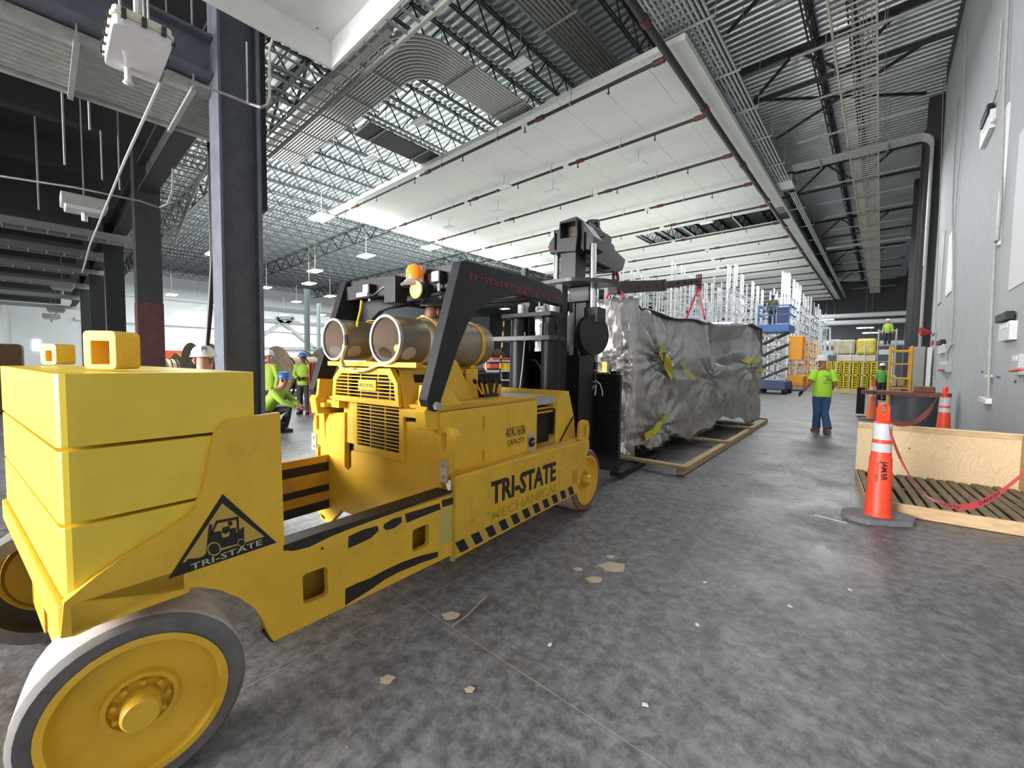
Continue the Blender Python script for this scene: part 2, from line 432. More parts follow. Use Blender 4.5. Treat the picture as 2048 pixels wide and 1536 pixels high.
# bar joists (run along the bay), girder trusses across it
def joist_meshes(y0, y1, dep, panel, r, M):
    tc_ = B(); bc = B(); wb = B()
    for x in (-.05, .05): tc_.box((x-.03, y0, dep-.06), (x+.03, y1, dep)); bc.box((x-.025, y0+.6, 0), (x+.025, y1-.6, .05))
    n = int((y1-y0)/panel)
    for k in range(n):
        a = y0+k*panel
        wb.bar((0, a, dep-.03), (0, a+panel*.5, .03), r, r); wb.bar((0, a+panel*.5, .03), (0, a+panel, dep-.03), r, r)
    return tc_.mesh('top_chord', M), bc.mesh('bottom_chord', M), wb.mesh('web', M)
jm = {0: joist_meshes(-12, 76, .95, 1.3, .045, DKST), 1: joist_meshes(-12, 76, .95, 1.3, .045, GJST)}
def joist(x, lab, grp, k):
    t = thing('roof_joist', lab, 'joist', (x, 0, 12.92), grp)
    piece('top_chord', jm[k][0], t); piece('bottom_chord', jm[k][1], t); piece('web', jm[k][2], t, kind='stuff')
for x in (-1.25, -2.35): joist(x, 'dark open-web roof joist above the cable ladder in the right-hand aisle', 'joists over the right aisle', 0)
for k in range(12): joist(-5.2-1.85*k, 'dark open-web roof joist above the big white ceiling', 'joists above the white ceiling', 0)
for k in range(24): joist(-27.6-2.05*k, 'grey open-web roof joist over the bright hall on the left', 'joists over the bright hall', 1)
def truss_mesh(x0, x1, dep, panel, w_, M):
    a = B(); a.box((x0, -.1, dep-.1), (x1, .1, dep)); a.box((x0, -.1, 0), (x1, .1, .1)); c = B()
    n = int((x1-x0)/panel)
    for k in range(n):
        p = x0+k*panel; c.bar((p, 0, dep-.05), (p+panel*.5, 0, .05), w_, w_); c.bar((p+panel*.5, 0, .05), (p+panel, 0, dep-.05), w_, w_)
    return a.mesh('chord', M), c.mesh('web', M)
gm = truss_mesh(-75, 1.3, 1.5, 3.0, .09, DKST)
for y in (-4.6, 7.6, 19.8, 32, 44.2, 56.4, 68.6):
    t = thing('girder_truss', 'deep dark girder truss crossing under the roof deck', 'truss', (0, y, 12.38), 'girder trusses')
    piece('chord', gm[0], t); piece('web', gm[1], t, kind='stuff')
# bracing seen over the right aisle
for k, y in enumerate((11.8, 20.6)):
    t = thing('cross_brace', ('nearer' if k == 0 else 'farther')+' dark X brace between joists over the right-hand aisle', 'brace', (-2.5, y+2, 12.9), 'cross braces')
    for s_ in (0, 1):
        b = B(); b.bar((-4.4, y+4*s_, 12.9), (.9, y+4*(1-s_), 12.95), .09, .09); part('brace_arm', b, DKST, t)

# ---------------- big white suspended ceiling with seams
ZP = 10.6; PX0, PX1, PY0, PY1 = -25.7, -4.5, 12.1, 71.0
sc_ = thing('suspended_ceiling', 'huge white panelled suspended ceiling over the middle of the hall', 'ceiling', ((PX0+PX1)/2, 40, ZP))
cw = (PX1-PX0-1.2)/13; rh = 2.65
tile = B().box((.006, .006, 0), (cw-.006, rh-.006, .05)).mesh('ceiling_tile', WHP)
half = B().box((.006, .006, 0), (cw-.006, rh*.5-.006, .05)).mesh('ceiling_tile', WHP)
edge = B().box((.006, .006, 0), (1.194, rh-.006, .05)).mesh('edge_tile', WHP)
rest = B(); c0 = Vector(((PX0+PX1)/2, 40, ZP))
nr = int((PY1-PY0)/rh)
for j in range(nr):
    for i in range(14):
        y = PY0+j*rh; x = PX0+i*cw
        if 27.9 < y+rh*.5 < 30.6 and i >= 8: continue
        if i == 13:
            if j < 6: piece('edge_tile', edge, sc_, Vector((PX1-1.2, y, ZP))-c0)
            else: rest.box((PX1-1.194, y+.006, ZP), (PX1-.006, y+rh-.006, ZP+.05))
            continue
        if j < 6:
            if i % 2 and j == 0:
                piece('ceiling_tile', half, sc_, Vector((x, y, ZP))-c0); piece('ceiling_tile', half, sc_, Vector((x, y+rh*.5, ZP+.004))-c0)
            else: piece('ceiling_tile', tile, sc_, Vector((x, y, ZP+.004*((i*3+j*5) % 3)))-c0)
        else: rest.box((x+.006, y+.006, ZP), (x+cw-.006, y+rh-.006, ZP+.05))
o = part('far_tiles', rest, WHP, sc_, kind='stuff', origin=c0)
b = B(); b.box((PX0-.05, PY0-.06, ZP-.02), (PX1+.05, PY0, ZP+.16)); part('edge_trim', b, WHP, sc_, origin=c0)
b = B(); b.box((PX1, PY0, ZP-.02), (PX1+.06, PY1, ZP+.16)); part('edge_trim', b, WHP, sc_, origin=c0)
b = B(); b.box((PX0-.06, PY0, ZP-.02), (PX0, PY1, ZP+.16)); part('edge_trim', b, WHP, sc_, origin=c0)
b = B()
for x in (-7.2, -10.2): b.box((x, 28.2, ZP), (x+.05, 30.8, ZP+.06))
part('grid_bar', b, WHT, sc_, origin=c0)

# ---------------- sprinkler pipework below it
ZS = 10.28
sp = thing('sprinkler_pipework', 'black sprinkler main with many parallel branch pipes under the white ceiling', 'pipework', (-4.86, 40, ZS))
b = B(); b.tube([(-4.86, 8.2, ZS), (-4.86, 70, ZS)], .105, 10); part('main_pipe', b, PIPE, sp)
o0 = Vector(sp.location)
br = B(); br.tube([(0, 0, 0), (-20.6, 0, 0)], .058, 8); br = br.mesh('branch_pipe', PIPE)
cp = B(); cp.tube([(-.16, 0, 0), (.16, 0, 0)], .088, 8); cp = cp.mesh('coupling', PIPR)
lb = B(); lb.tube([(-.14, 0, 0), (.14, 0, 0)], .062, 8); lb = lb.mesh('pipe_label', WHT)
nz_ = B(); nz_.tube([(0, 0, 0), (0, 0, -.22)], .022, 6); nz_.tube([(0, 0, -.22), (0, 0, -.24)], .05, 6); nz_ = nz_.mesh('sprinkler_head', PIPE)
hr = B(); hr.tube([(0, 0, 0), (0, 0, .5)], .012, 4); hr.lathe([(.075, -.03), (.08, -.03), (.08, .03), (.075, .03)], (0, 0, 0), (1, 0, 0), 8, True); hr = hr.mesh('hanger', STM)
cb = B(); cb.tube([(0, -.12, 0), (0, .12, 0)], .135, 8); cb = cb.mesh('coupling', PIPR)
for k in range(17):
    y = 12.02+3.57*k; l = Vector((-4.86, y, ZS))-o0
    piece('branch_pipe', br, sp, l); piece('coupling', cp, sp, l+V(-.3, 0, 0))
    if k < 9:
        for q in range(6):
            piece('sprinkler_head', nz_, sp, l+V(-1.9-3.4*q, 0, 0)); piece('hanger', hr, sp, l+V(-3.3-3.4*q, 0, 0))
        for q in range(3): piece('coupling', cp, sp, l+V(-4.6-6.5*q-.6*(k % 3), 0, 0)); piece('pipe_label', lb, sp, l+V(-5.3-6.5*q-.6*(k % 3), 0, 0))
for y in (10.4, 15.2, 20.4, 25.6, 31, 38): piece('coupling', cb, sp, V(-4.86, y, ZS)-o0)

# ---------------- conduit racks
def conduit_rack(name, lab, loc, lines, r, struts, M, cat='conduit rack', rods=True, grp=None):
    t = thing(name, lab, cat, loc, grp)
    for pts in lines:
        b = B(); b.tube(pts, r, 7); part('conduit', b, M, t)
    for p, q in struts:
        b = B(); b.bar(p, q, .05, .05); part('strut', b, STM, t)
        if rods:
            b = B(); b.tube([p, V(*p)+V(0, 0, 2.2)], .012, 4); part('hanger_rod', b, STM, t); b = B(); b.tube([q, V(*q)+V(0, 0, 2.2)], .012, 4); part('hanger_rod', b, STM, t)
    return t
zc = 11.0
cond = [[(-5.12+.125*k, 5.5, zc), (-5.12+.125*k, 25.4 if k > 3 else 72, zc)] for k in range(11)]
cond += [[(-4.05+.1*k, 27, zc-.1), (-4.05+.1*k, 72, zc-.1)] for k in range(3)]
t = conduit_rack('conduit_rack', 'rack of parallel steel conduits running beside the right edge of white ceiling', (-4.5, 18, zc), cond, .042,
             [((-5.25, y, zc-.07), (-3.72, y, zc-.07)) for y in (9.6, 12.2, 14.9, 17.4, 19.9, 22.9, 26.5, 30, 34, 38, 43)], STL)
b = B(); b.box((-4.75, 25.3, zc-.1), (-3.75, 26.3, zc+.3)); part('pull_box', b, STL, t, bevel=.02)
# L-shaped bank with bends, upper middle
lines = []
for k in range(13):
    d = k*.118; y0 = 6.92+d; x1 = -9.98-d; rr = .9-d*.35+.5
    pts = [(-21.5, y0, 10.9), (x1-rr, y0, 10.9)]+[(x1-rr+rr*math.sin(R(a)), y0+rr-rr*math.cos(R(a)), 10.9) for a in (15, 30, 45, 60, 75, 90)]+[(x1, 15.5, 10.9)]
    lines.append(pts)
t = conduit_rack('conduit_rack', 'wide bank of conduits with a sweeping right-angle bend, above the white ceiling edge', (-12, 8, 10.9), lines, .047,
             [((x, 6.7, 10.82), (x, 8.6, 10.82)) for x in (-12.6, -14.4, -16.2, -18, -20)]+[((-11.6, y, 10.82), (-9.8, y, 10.82)) for y in (9.3, 11.6)], mat('conduit_grey', (.50, .50, .46), .45, .5, var=.15, vscale=10), rods=True)
b = B(); b.box((-21.5, 6.60, 10.75), (-10.6, 6.80, 10.95)); part('side_channel', b, STM, t)
# short dark bank
lines = [[(-16.6+.13*k, 8.8, 10.9), (-16.6+.13*k, 13.2, 10.9)] for k in range(10)]
conduit_rack('conduit_rack', 'short dark bank of conduits between roof joists near the white ceiling corner', (-16, 10, 10.9), lines, .055,
             [((-16.8, y, 10.82), (-15.2, y, 10.82)) for y in (9.4, 11.5)], mat('conduit_dark', (.12, .12, .12), .5, .4))
# upper bank far overhead
lines = [[(-8.6+.14*k, 3.0, 12.3), (-8.6+.14*k, 14.5, 12.3)] for k in range(9)]
conduit_rack('conduit_rack', 'narrow dim bank of conduits high in the dark roof above the canopy', (-8, 8, 12.3), lines, .05,
             [((-8.8, y, 12.2), (-7.3, y, 12.2)) for y in (5, 8, 11)], mat('conduit_dim', (.30, .30, .27), .5, .4))
lines = [[(-12.2+.16*k, 3.6, 12.1), (-12.2+.16*k, 6.3, 12.1)] for k in range(11)]
conduit_rack('conduit_rack', 'short bright bank of conduits high above the canopy corner', (-11.5, 5, 12.1), lines, .05,
             [((-12.4, y, 12.0), (-10.4, y, 12.0)) for y in (4, 6)], STM)
# left bank over the side aisle
lines = [[(-7.75+.115*k, -7, 5.0), (-7.75+.115*k, 1.85, 5.0)] for k in range(10)]
t = conduit_rack('conduit_rack', 'bank of grey conduits crossing behind the near steel column at upper left', (-7.2, -1, 5.0), lines, .045,
             [((-7.95, y, 4.92), (-6.5, y, 4.92)) for y in (-2.2, .35, 1.35)], STM)
b = B(); b.box((-6.66, -7, 4.93), (-6.58, 1.85, 5.07)); b.box((-7.9, -7, 4.93), (-7.82, 1.85, 5.07)); part('side_rail', b, STM, t)
# cable ladders
def ladder(name, lab, x0, x1, z, y0, y1, step, M, rungM, cables=0, sag=None, grp=None, rail=.10):
    t = thing(name, lab, 'cable ladder', ((x0+x1)/2, (y0+y1)/2, z), grp); o = Vector(t.location)
    for x in (x0, x1):
        b = B(); b.box((x-.025, y0, z-.02), (x+.025, y1, z+rail)); part('side_rail', b, M, t)
    rg = B().box((x0, -.02, 0), (x1, .02, .035)).mesh('rung', rungM); y = y0+.1; k = 0
    rg2 = B()
    while y < y1:
        if k < 150: piece('rung', rg, t, V(0, y, z)-V(0, o.y, o.z)-V(o.x, 0, 0))
        else: rg2.box((x0, y-.02, z), (x1, y+.02, z+.035))
        y += step; k += 1
    if rg2.v: part('far_rungs', rg2, rungM, t, kind='stuff')
    for c in range(cables):
        xx = x0+.42*(x1-x0)+c*.5*(x1-x0)/max(1, cables); pts = []
        yy = y0
        while yy <= y1: pts.append((xx+.05*math.sin(yy*.9+c*1.7), yy, z+.06+.015*math.sin(yy+c))); yy += 1.5
        b = B(); b.tube(pts, .016, 5); part('cable', b, STM if c % 2 else HOSE, t)
    return t
CREAM = mat('ladder_rung', (.66, .62, .52), .45, .3)
tr = ladder('cable_ladder', 'long bright cable ladder with loose cables running down the right aisle roof', -1.53, -.52, 11.5, 6.5, 74, .28, CREAM, CREAM, 8)
for k, y in enumerate([11.3, 13.6, 16.2, 19.2, 22.4, 25.5, 28.5, 31.5, 34.5, 38, 42, 46, 51, 56, 62, 68]):
    b = B(); b.bar((-3.2 if k > 2 else -2.6, y, 11.42), (.9, y, 11.42), .06, .06); part('trapeze_strut', b, STM, tr)
    b = B(); b.tube([(-1.7, y, 11.4), (-1.7, y, 13.8)], .012, 4); part('hanger_rod', b, STM, tr); b = B(); b.tube([(-.35, y, 11.4), (-.35, y, 13.8)], .012, 4); part('hanger_rod', b, STM, tr)
for k, x in enumerate((-18.2, -21.8, -26.2, -31.5, -38, -46)):
    ladder('cable_ladder', ['nearest ladder tray hung low over the left aisle', 'second ladder tray hung low over the left aisle', 'third ladder tray hung low over the left aisle', 'fourth ladder tray hung low over left aisle', 'fifth ladder tray hung low over the left aisle', 'farthest ladder tray hung low over left aisle'][k],
           x-.35, x+.35, 5.2, -7 if k < 2 else -2, 2.2, .42, STM, mat('tray_rung', (.62, .61, .55), .5), 0, rail=.18)
    solo('tray_cover', B().box((x-.6, -8 if k < 2 else -2, 5.52), (x+.55, 1.1, 5.95)), DKST, ['nearest', 'second', 'third', 'fourth', 'fifth', 'farthest'][k]+' dark beam above the ladder trays of the left aisle', 'beam', 'dark beams over the left aisle')

# ================================================================== FORKLIFT
fk = thing('forklift', 'big yellow and black heavy rigging forklift with counterweight and black mast', 'forklift', tw(-2.8, 2.2, 0), rz=TA)
OFF[fk.name] = V(-2.8, 2.2, 0)
NS = -1.93; NM = -2.8
def mir(p): return V(2*NM-p[0], p[1], p[2])
def sideP(n): return lambda u, v, w: V(n-w, u, v)
def sideM(n): return lambda u, v, w: mir((n-w, u, v))
def rearP(s): return lambda u, v, w: V(u, s+w, v)
def q_side(pts, n=NS): return [(tn(x, y, n).y, tn(x, y, n).z) for x, y in pts]
def q_rear(pts, s): return [(ts(x, y, s).x, ts(x, y, s).z) for x, y in pts]
def FP(name, b, m, parent=fk, **k): return part(name, b, m, parent, **k)
def decal(name, pts, f, m, parent, t=.0015):
    b = B(); b.plate(f, pts, (), t); return FP(name, b, m, parent)
# --- counterweight slabs and base
zs = [.80, 1.045, 1.298, 1.552]
for k in range(3):
    b = B(); ns_ = -1.955
    b.plate(lambda u, v, w: V(u, v, zs[k]+.004+w), rnd([(ns_, .207), (ns_, .80), (2*NM-ns_, .80), (2*NM-ns_, .185)], .045, 4), (), zs[k+1]-zs[k]-.012)
    FP('counterweight_slab', b, YCW, bevel=.012)
b = B(); b.plate(lambda u, v, w: V(u, v, .69+w), rnd([(-1.93, .19), (-1.93, .55), (2*NM+1.93, .55), (2*NM+1.93, .17)], .03), (), .105)
FP('counterweight_base', b, YEL, bevel=.008)
n1 = ts(33, 1310, .25).x
b = B(); b.box((-3.45, .25, .24), (max(n1, -3.0), .60, .69)); FP('axle_carrier', b, YEL, bevel=.006)
b = B(); b.tube([(-3.5, .384, .33), (-2.1, .384, .33)], .07, 12); FP('rear_axle', b, YDK)
b = B(); b.box((-2.75, .24, .36), (-2.30, .30, .69)); FP('skid_plate', b, YDK)
# lifting eyes on top
for (x0, x1, yt, sc) in ((178, 271, 665, .40), (85, 147, 685, .40)):
    p0 = ts((x0+x1)/2, 735, .40); ea = R(38); eu = V(math.cos(ea), math.sin(ea), 0); ev = V(-math.sin(ea), math.cos(ea), 0); c_ = V(p0.x, .40, zs[3]); k_ = .062 if x0 > 100 else .045
    hh_ = .150 if x0 > 100 else .120
    b = B(); b.plate(lambda u, v, w: c_+eu*u+ev*(w-.05)+V(0, 0, v), rnd([(-k_, 0), (k_, 0), (k_, hh_), (-k_, hh_)], .02), [[(-k_+.03, .02), (k_-.026, .02), (k_-.026, hh_-.04), (-k_+.03, hh_-.04)]], .11)
    FP('lifting_eye', b, YEL, bevel=.006)
# --- swooping side plates with the logo
outl = q_side([(560, 825), (470, 838)])+q_side([(452, 843), (440, 853), (432, 868), (424, 892), (417, 920), (411, 955), (404, 988), (392, 1015), (372, 1035), (335, 1060), (250, 1112), (190, 1155), (128, 1206)])+q_side([(121, 1277), (150, 1272), (180, 1258), (240, 1226), (300, 1200), (340, 1184), (375, 1176), (400, 1174), (440, 1180), (480, 1196), (510, 1217), (528, 1243), (538, 1268), (548, 1283)])
outl += [(1.99, .302), (1.99, .712), (.895, .732)]
holes = [rnd(q_side([(605, 1150), (655, 1132), (657, 1190), (607, 1210)]), .02), rnd(q_side([(825, 1060), (858, 1047), (858, 1090), (825, 1105)]), .02)]
b = B(); b.plate(sideP(NS), outl, holes, .035); lp = FP('side_plate', b, YEL)
b = B(); b.plate(sideM(NS), outl, holes, .035); FP('side_plate', b, YEL)
# frame beams behind
for f in (lambda p: V(*p), mir):
    b = B(); b.add([f(v) for v in B().box((NS-.16, .85, .705), (NS-.034, 2.0, .728)).v], B().box((0,)*3, (1,)*3).f); FP('beam_top', b, GRS)
    b = B(); b.add([f(v) for v in B().box((NS-.16, .85, .31), (NS-.14, 2.05, .72)).v], B().box((0,)*3, (1,)*3).f); FP('beam_web', b, YDK)
    b = B(); b.add([f(v) for v in B().box((NS-.16, .85, .30), (NS-.034, 2.0, .32)).v], B().box((0,)*3, (1,)*3).f); FP('beam_bottom', b, GRS)
# far beam seen between, striped with grease
for z0, z1, m_ in ((.70, .76, YDK), (.62, .70, GRS), (.50, .62, YDK), (.44, .50, GRS), (.36, .44, YDK), (.28, .36, GRS)):
    b = B(); b.box((-3.50, .85, z0), (-3.47, 2.0, z1)); FP('inner_rail', b, m_)
# grease and worn-paint patches
def crop2(pts, x0, y0, k): return [(x0+x*k, y0+y*k) for x, y in pts]
for pts in ([(430,652),(520,610),(600,590),(606,618),(560,662),(500,690),(428,722)], [(638,580),(690,550),(740,535),(742,568),(700,602),(650,616),(634,600)],
            [(760,520),(860,490),(962,458),(970,492),(900,520),(830,548),(770,572)], [(975,440),(1040,422),(1040,462),(978,482)],
            [(412,958),(480,925),(560,895),(640,850),(750,800),(850,765),(955,740),(952,772),(840,812),(720,862),(640,905),(560,962),(410,1056)],
            [(50,735),(48,705),(250,632),(480,560),(700,490),(1036,378),(1036,392),(700,512),(430,610),(330,650),(200,714),(110,736)], [(270,716),(286,718),(280,730),(268,726)]):
    decal('wear_patch', q_side(crop2(pts, 550, 850, .3418)), sideP(NS+.0015), GRS, lp)
decal('primer_patch', q_side(crop2([(960,505),(1036,478),(1036,672),(958,706)], 550, 850, .3418)), sideP(NS+.001), mat('pale_yellow_primer', (.55, .46, .12), .5), lp)
# triangular logo
TRI = [(445, 988), (553, 1085), (336, 1158)]
c = [(445, 1005), (532, 1077), (362, 1137)]
b = B(); b.plate(sideP(NS+.002), q_side(TRI), [q_side([(444, 1006), (529, 1073), (364, 1126)])], .0015); FP('logo_frame', b, INK, lp)
decal('logo_field', q_side([(444, 1006), (529, 1073), (364, 1126)]), sideP(NS+.001), mat('logo_field_tan', (.52, .36, .06), .6), lp)
lg = B(); k_ = .3418
def LG(pts): lg.plate(sideP(NS+.0035), q_side(crop2(pts, 0, 650, k_)), (), .001)
LG([(1222,1165),(1240,1165),(1220,1335),(1205,1335)])                       # mast
LG([(1205,1335),(1222,1335),(1190,1375),(1085,1382),(1100,1368),(1180,1360)])  # forks
LG([(1260,1145),(1392,1120),(1392,1135),(1262,1160)]); LG([(1262,1150),(1276,1148),(1240,1225),(1225,1228)]); LG([(1380,1122),(1394,1120),(1398,1200),(1386,1202)])
LG([(1228,1215),(1290,1205),(1300,1245),(1340,1235),(1345,1190),(1378,1185),(1380,1215),(1425,1178),(1428,1270),(1310,1300),(1228,1320)])
LG([(x[0]*1.0, x[1]) for x in [(1250+38*math.cos(t*PI/8), 1308+38*math.sin(t*PI/8)) for t in range(16)]]); LG([(1410+22*math.cos(t*PI/7), 1272+26*math.sin(t*PI/7)) for t in range(14)])
LG([(1345+14*math.cos(t*PI/6), 1160+14*math.sin(t*PI/6)) for t in range(12)]); LG([(1300,1185),(1340,1175),(1345,1205),(1315,1222),(1298,1215)])
FP('logo_truck', lg, INK, lp)
lt_ = mat('logo_field_tan', (.52, .36, .06), .6)
for (cx_, cy_, ra, rb_) in ((1250, 1308, 40, 46), (1410, 1272, 23, 28)):
    b = B(); b.plate(sideP(NS+.0055), q_side(crop2([(cx_+ra*math.cos(t*PI/9), cy_+ra*math.sin(t*PI/9)) for t in range(18)], 0, 650, k_)), [q_side(crop2([(cx_+ra*.84*math.cos(t*PI/9), cy_+ra*.84*math.sin(t*PI/9)) for t in range(18)], 0, 650, k_))], .001); FP('logo_wheel_ring', b, lt_, lp)
    decal('logo_wheel', q_side(crop2([(cx_+ra*.84*math.cos(t*PI/9), cy_+ra*.84*math.sin(t*PI/9)) for t in range(18)], 0, 650, k_)), sideP(NS+.0055), INK, lp, .001)
p0 = tn(378, 1143, NS); p1 = tn(528, 1088, NS); dd = V(0, p1.y-p0.y, p1.z-p0.z)
def ftri(u, v): d = dd.normalized(); return V(NS+.004, p0.y, p0.z)+d*u+V(0, -d.z, d.y)*v
FP('lettering', text_mesh('t', 'TRI-STATE', None, ftri, .005, .003, .024, dd.length*.95, .008), mat('logo_lettering', (.55, .50, .33), .6), lp)
# --- wheels
def wheel(c, nrm, rad, rim, wid, tread, name='wheel', worn=False):
    c = V(*c); nrm = V(*nrm).normalized()
    t = B(); t.lathe([(rim, 0), (rad-.02, .004), (rad, -.02), (rad, -wid), (rim, -wid)], c, nrm, 48); wt = FP(name+'_tire', t, tread)
    if worn: pass
    b = B(); b.lathe([(rim+.002, .006), (rim-.022, .008), (rim-.032, -.03), (rim-.05, -.05), (.115, -.055), (.11, -.03), (.095, -.03), (.09, -.052), (.0, -.052)], c, nrm, 48); rm = FP('wheel_rim', b, YEL, wt)
    b = B(); b.lathe([(.058, -.055), (.058, .035), (.05, .045), (0, .045)], c, nrm, 24); FP('hub_cap', b, YEL, wt, label='round flat hub cap')
    u = nrm.orthogonal().normalized(); v = nrm.cross(u)
    for k in range(9):
        a = 2*PI*k/9; p = c+(u*math.cos(a)+v*math.sin(a))*.078-nrm*.05
        b = B(); b.tube([p, p+nrm*.028], .0095, 6); FP('wheel_bolt', b, YEL, wt)
    return wt
st = R(-12.4)
wheel((-1.932, .384, .326), (math.cos(st), math.sin(st), 0), .326, .262, .27, RUB)
wheel((2*NM+1.932, .384, .326), (-math.cos(st), -math.sin(st), 0), .326, .262, .27, RUB)
cst = V(-1.932, .384, .326)+V(math.cos(st), math.sin(st), 0)*-.022
b = B(); b.lathe([(.3262, 0), (.3268, -.02), (.3268, -.22), (.3262, -.245)], cst, V(math.cos(st), math.sin(st), 0), 48); FP('tire_tread', b, RUBT)
for f, sg in ((lambda p: V(*p), 1), (mir, -1)):
    wheel(f((-1.97, 4.10, .335)), (sg, 0, 0), .335, .265, .42, RRED)
    b = B(); c_ = f((-1.99, 4.10, .335)); b.lathe([(.3358, 0), (.3362, -.02), (.3362, -.40)], c_, V(sg, 0, 0), 48); FP('tire_tread', b, PNK)
# --- front side plates ("TRI-STATE") and ledges
sp_o = [(1.993, .262), (3.78, .272), (3.86, .40), (4.06, .715), (4.045, .79), (2.02, .82), (1.993, .80)]
b = B(); b.plate(sideP(NS), sp_o, (), .03); fp = FP('front_side_plate', b, YEL, bevel=.003)
b = B(); b.plate(sideM(NS), sp_o, (), .03); FP('front_side_plate', b, YEL)
b = B(); b.box((-3.6, 2.055, .775), (NS-.005, 4.03, .80)); FP('deck_ledge', b, YDK)
b = B(); b.box((NS-.02, 1.985, .255), (NS+.012, 2.0, .83)); FP('edge_strip', b, YDK)
fS = lambda o: (lambda u, v: V(NS+.003, o[0]+u, o[1]+v))
FP('lettering', text_mesh('t', 'TRI-STATE', None, lambda u, v: V(NS+.003, 2.39+u, .537+v-.022*u), 0, 0, .165, .96, .034), INK, fp)
FP('lettering', text_mesh('t', 'MECHANICAL', None, lambda u, v: V(NS+.003, 2.40+u, .405+v-.01*u), 0, 0, .075, 1.0, .01), INKF, fp, label='faded ghost lettering')
for k in range(11):
    s0 = 2.02+k*.158; w_ = .085
    decal('hazard_stripe', [(s0+.045, .285), (s0+.045+w_, .285), (s0+w_-.01, .375), (s0-.01, .375)], sideP(NS+.0015), INK, fp)
    decal('hazard_stripe', [(s0-.03, .285), (s0+.042, .285), (s0-.013, .375), (s0-.085, .375)] if k else [(s0-.02, .285), (s0+.042, .285), (s0-.013, .375), (s0-.02, .375)], sideP(NS+.001), mat('stripe_tan', (.58, .38, .08), .5), fp)
for (s0, z0, w_, h_) in ((2.17, .44, .20, .22), (3.42, .42, .15, .20)):
    b = B(); b.plate(sideP(NS+.004), rnd([(s0, z0), (s0+w_, z0), (s0+w_, z0+h_), (s0, z0+h_)], .02), (), .004); hp = FP('access_cover', b, YEL, fp, bevel=.0015)
    for a in (.015, w_-.015):
        for e in (.04, h_-.04): b = B(); b.tube([(NS+.002, s0+a, z0+e), (NS+.010, s0+a, z0+e)], .011, 8); FP('bolt', b, STL, hp)
b = B(); b.box((NS-.02, 3.70, .40), (NS+.006, 3.79, .52)); FP('step_pocket', b, YDK, fp)
# --- rear body plate with lugs, slots, grilles
SR = 2.0
def slotat(x, y, h): p = ts(x, y, SR); return slot(p.x, p.z, .05, h)
b = B(); b.plate(rearP(SR), q_rear([(885, 984), (876, 945), (902, 948), (911, 940), (912, 873), (907, 861), (895, 855), (868, 853), (858, 862), (848, 846), (811, 843), (809, 916), (702, 901), (702, 935), (696, 941), (689, 934), (689, 825), (659, 826), (651, 846), (648, 830), (637, 823), (629, 830), (626, 845), (627, 885), (641, 890), (643, 1000), (634, 1008), (634, 1022), (648, 1040), (660, 1046), (682, 1021), (706, 1030), (800, 1012)], SR),
              [slotat(888, 886, .145), slotat(635.5, 845, .14), q_rear([(640, 1026), (650, 1034), (648, 1042), (641, 1037)], SR)], .05)
rear = FP('rear_body_plate', b, YEL, bevel=.004)
for x, y in ((889, 942), (630, 883)):
    p = ts(x, y, SR); b = B(); b.cbox((p.x, SR-.006, p.z), (.075, .012, .15)); hp = FP('bolt_plate', b, STL, rear)
    for e in (-.04, .04): b = B(); b.tube([(p.x, SR-.02, p.z+e), (p.x, SR-.01, p.z+e)], .012, 8); FP('bolt', b, YDK, hp)
# guard brackets
for f in (lambda p: V(*p), mir):
    A = [(1.88, 1.14), (2.22, 1.12), (2.22, 1.30), (2.05, 1.43), (1.90, 1.44), (1.885, 1.30), (1.86, 1.27)]
    b = B(); b.plate(lambda u, v, w: f((-2.07-w, u, v)), A, (), .10); FP('guard_bracket', b, YEL, bevel=.006)
# engine housing
def gpoly(px, s): return q_rear(px, s)
b = B(); b.box((-3.22, 2.06, .80), (-2.40, 3.1, 1.50)); FP('radiator_core', b, DARK)
b = B(); b.plate(rearP(2.02), [(-3.26, .9), (-3.05, .9), (-3.05, 1.3), (-3.26, 1.3)], (), .03); FP('housing_cheek', b, YEL)
b = B(); b.plate(rearP(1.90), [(-3.24, 1.27), (-2.38, 1.27), (-2.40, 1.44), (-2.48, 1.545), (-3.12, 1.545), (-3.22, 1.46)], [[(-3.19, 1.315), (-2.425, 1.315), (-2.44, 1.43), (-2.51, 1.495), (-3.10, 1.495), (-3.17, 1.44)]], .05)
ug = FP('upper_grille', b, YEL, bevel=.004)
for k in range(6): z = 1.338+k*.0275; b = B(); b.box((-3.19, 1.905, z-.004), (-2.43, 1.915, z+.004)); FP('grille_bar', b, YEL, ug)
for x in (-3.03, -2.86, -2.64, -2.50): b = B(); b.box((x-.004, 1.915, 1.31), (x+.004, 1.925, 1.50)); FP('grille_bar', b, YEL, ug)
b = B(); b.box((-2.86, 1.895, 1.375), (-2.64, 1.905, 1.455)); bd = FP('name_plate', b, YEL, ug)
FP('lettering', text_mesh('t', 'ROYAL', None, lambda u, v: V(-2.84+u, 1.8935, 1.40+v), 0, 0, .026, .18, .0), INK, bd)
b = B(); b.plate(rearP(1.975), [(-3.05, .86), (-2.425, .86), (-2.425, 1.29), (-3.05, 1.29)], [[(-3.0, .915), (-2.475, .915), (-2.475, 1.29-.02), (-3.0, 1.27)]], .03)
lgr = FP('lower_grille', b, YEL, bevel=.004)
for k in range(12): z = .94+k*.0275; b = B(); b.box((-3.0, 1.978, z-.004), (-2.47, 1.988, z+.004)); FP('grille_bar', b, YEL, lgr)
for x in (-2.84, -2.655): b = B(); b.box((x-.004, 1.988, .91), (x+.004, 1.998, 1.28)); FP('grille_bar', b, YEL, lgr)
hd = B()
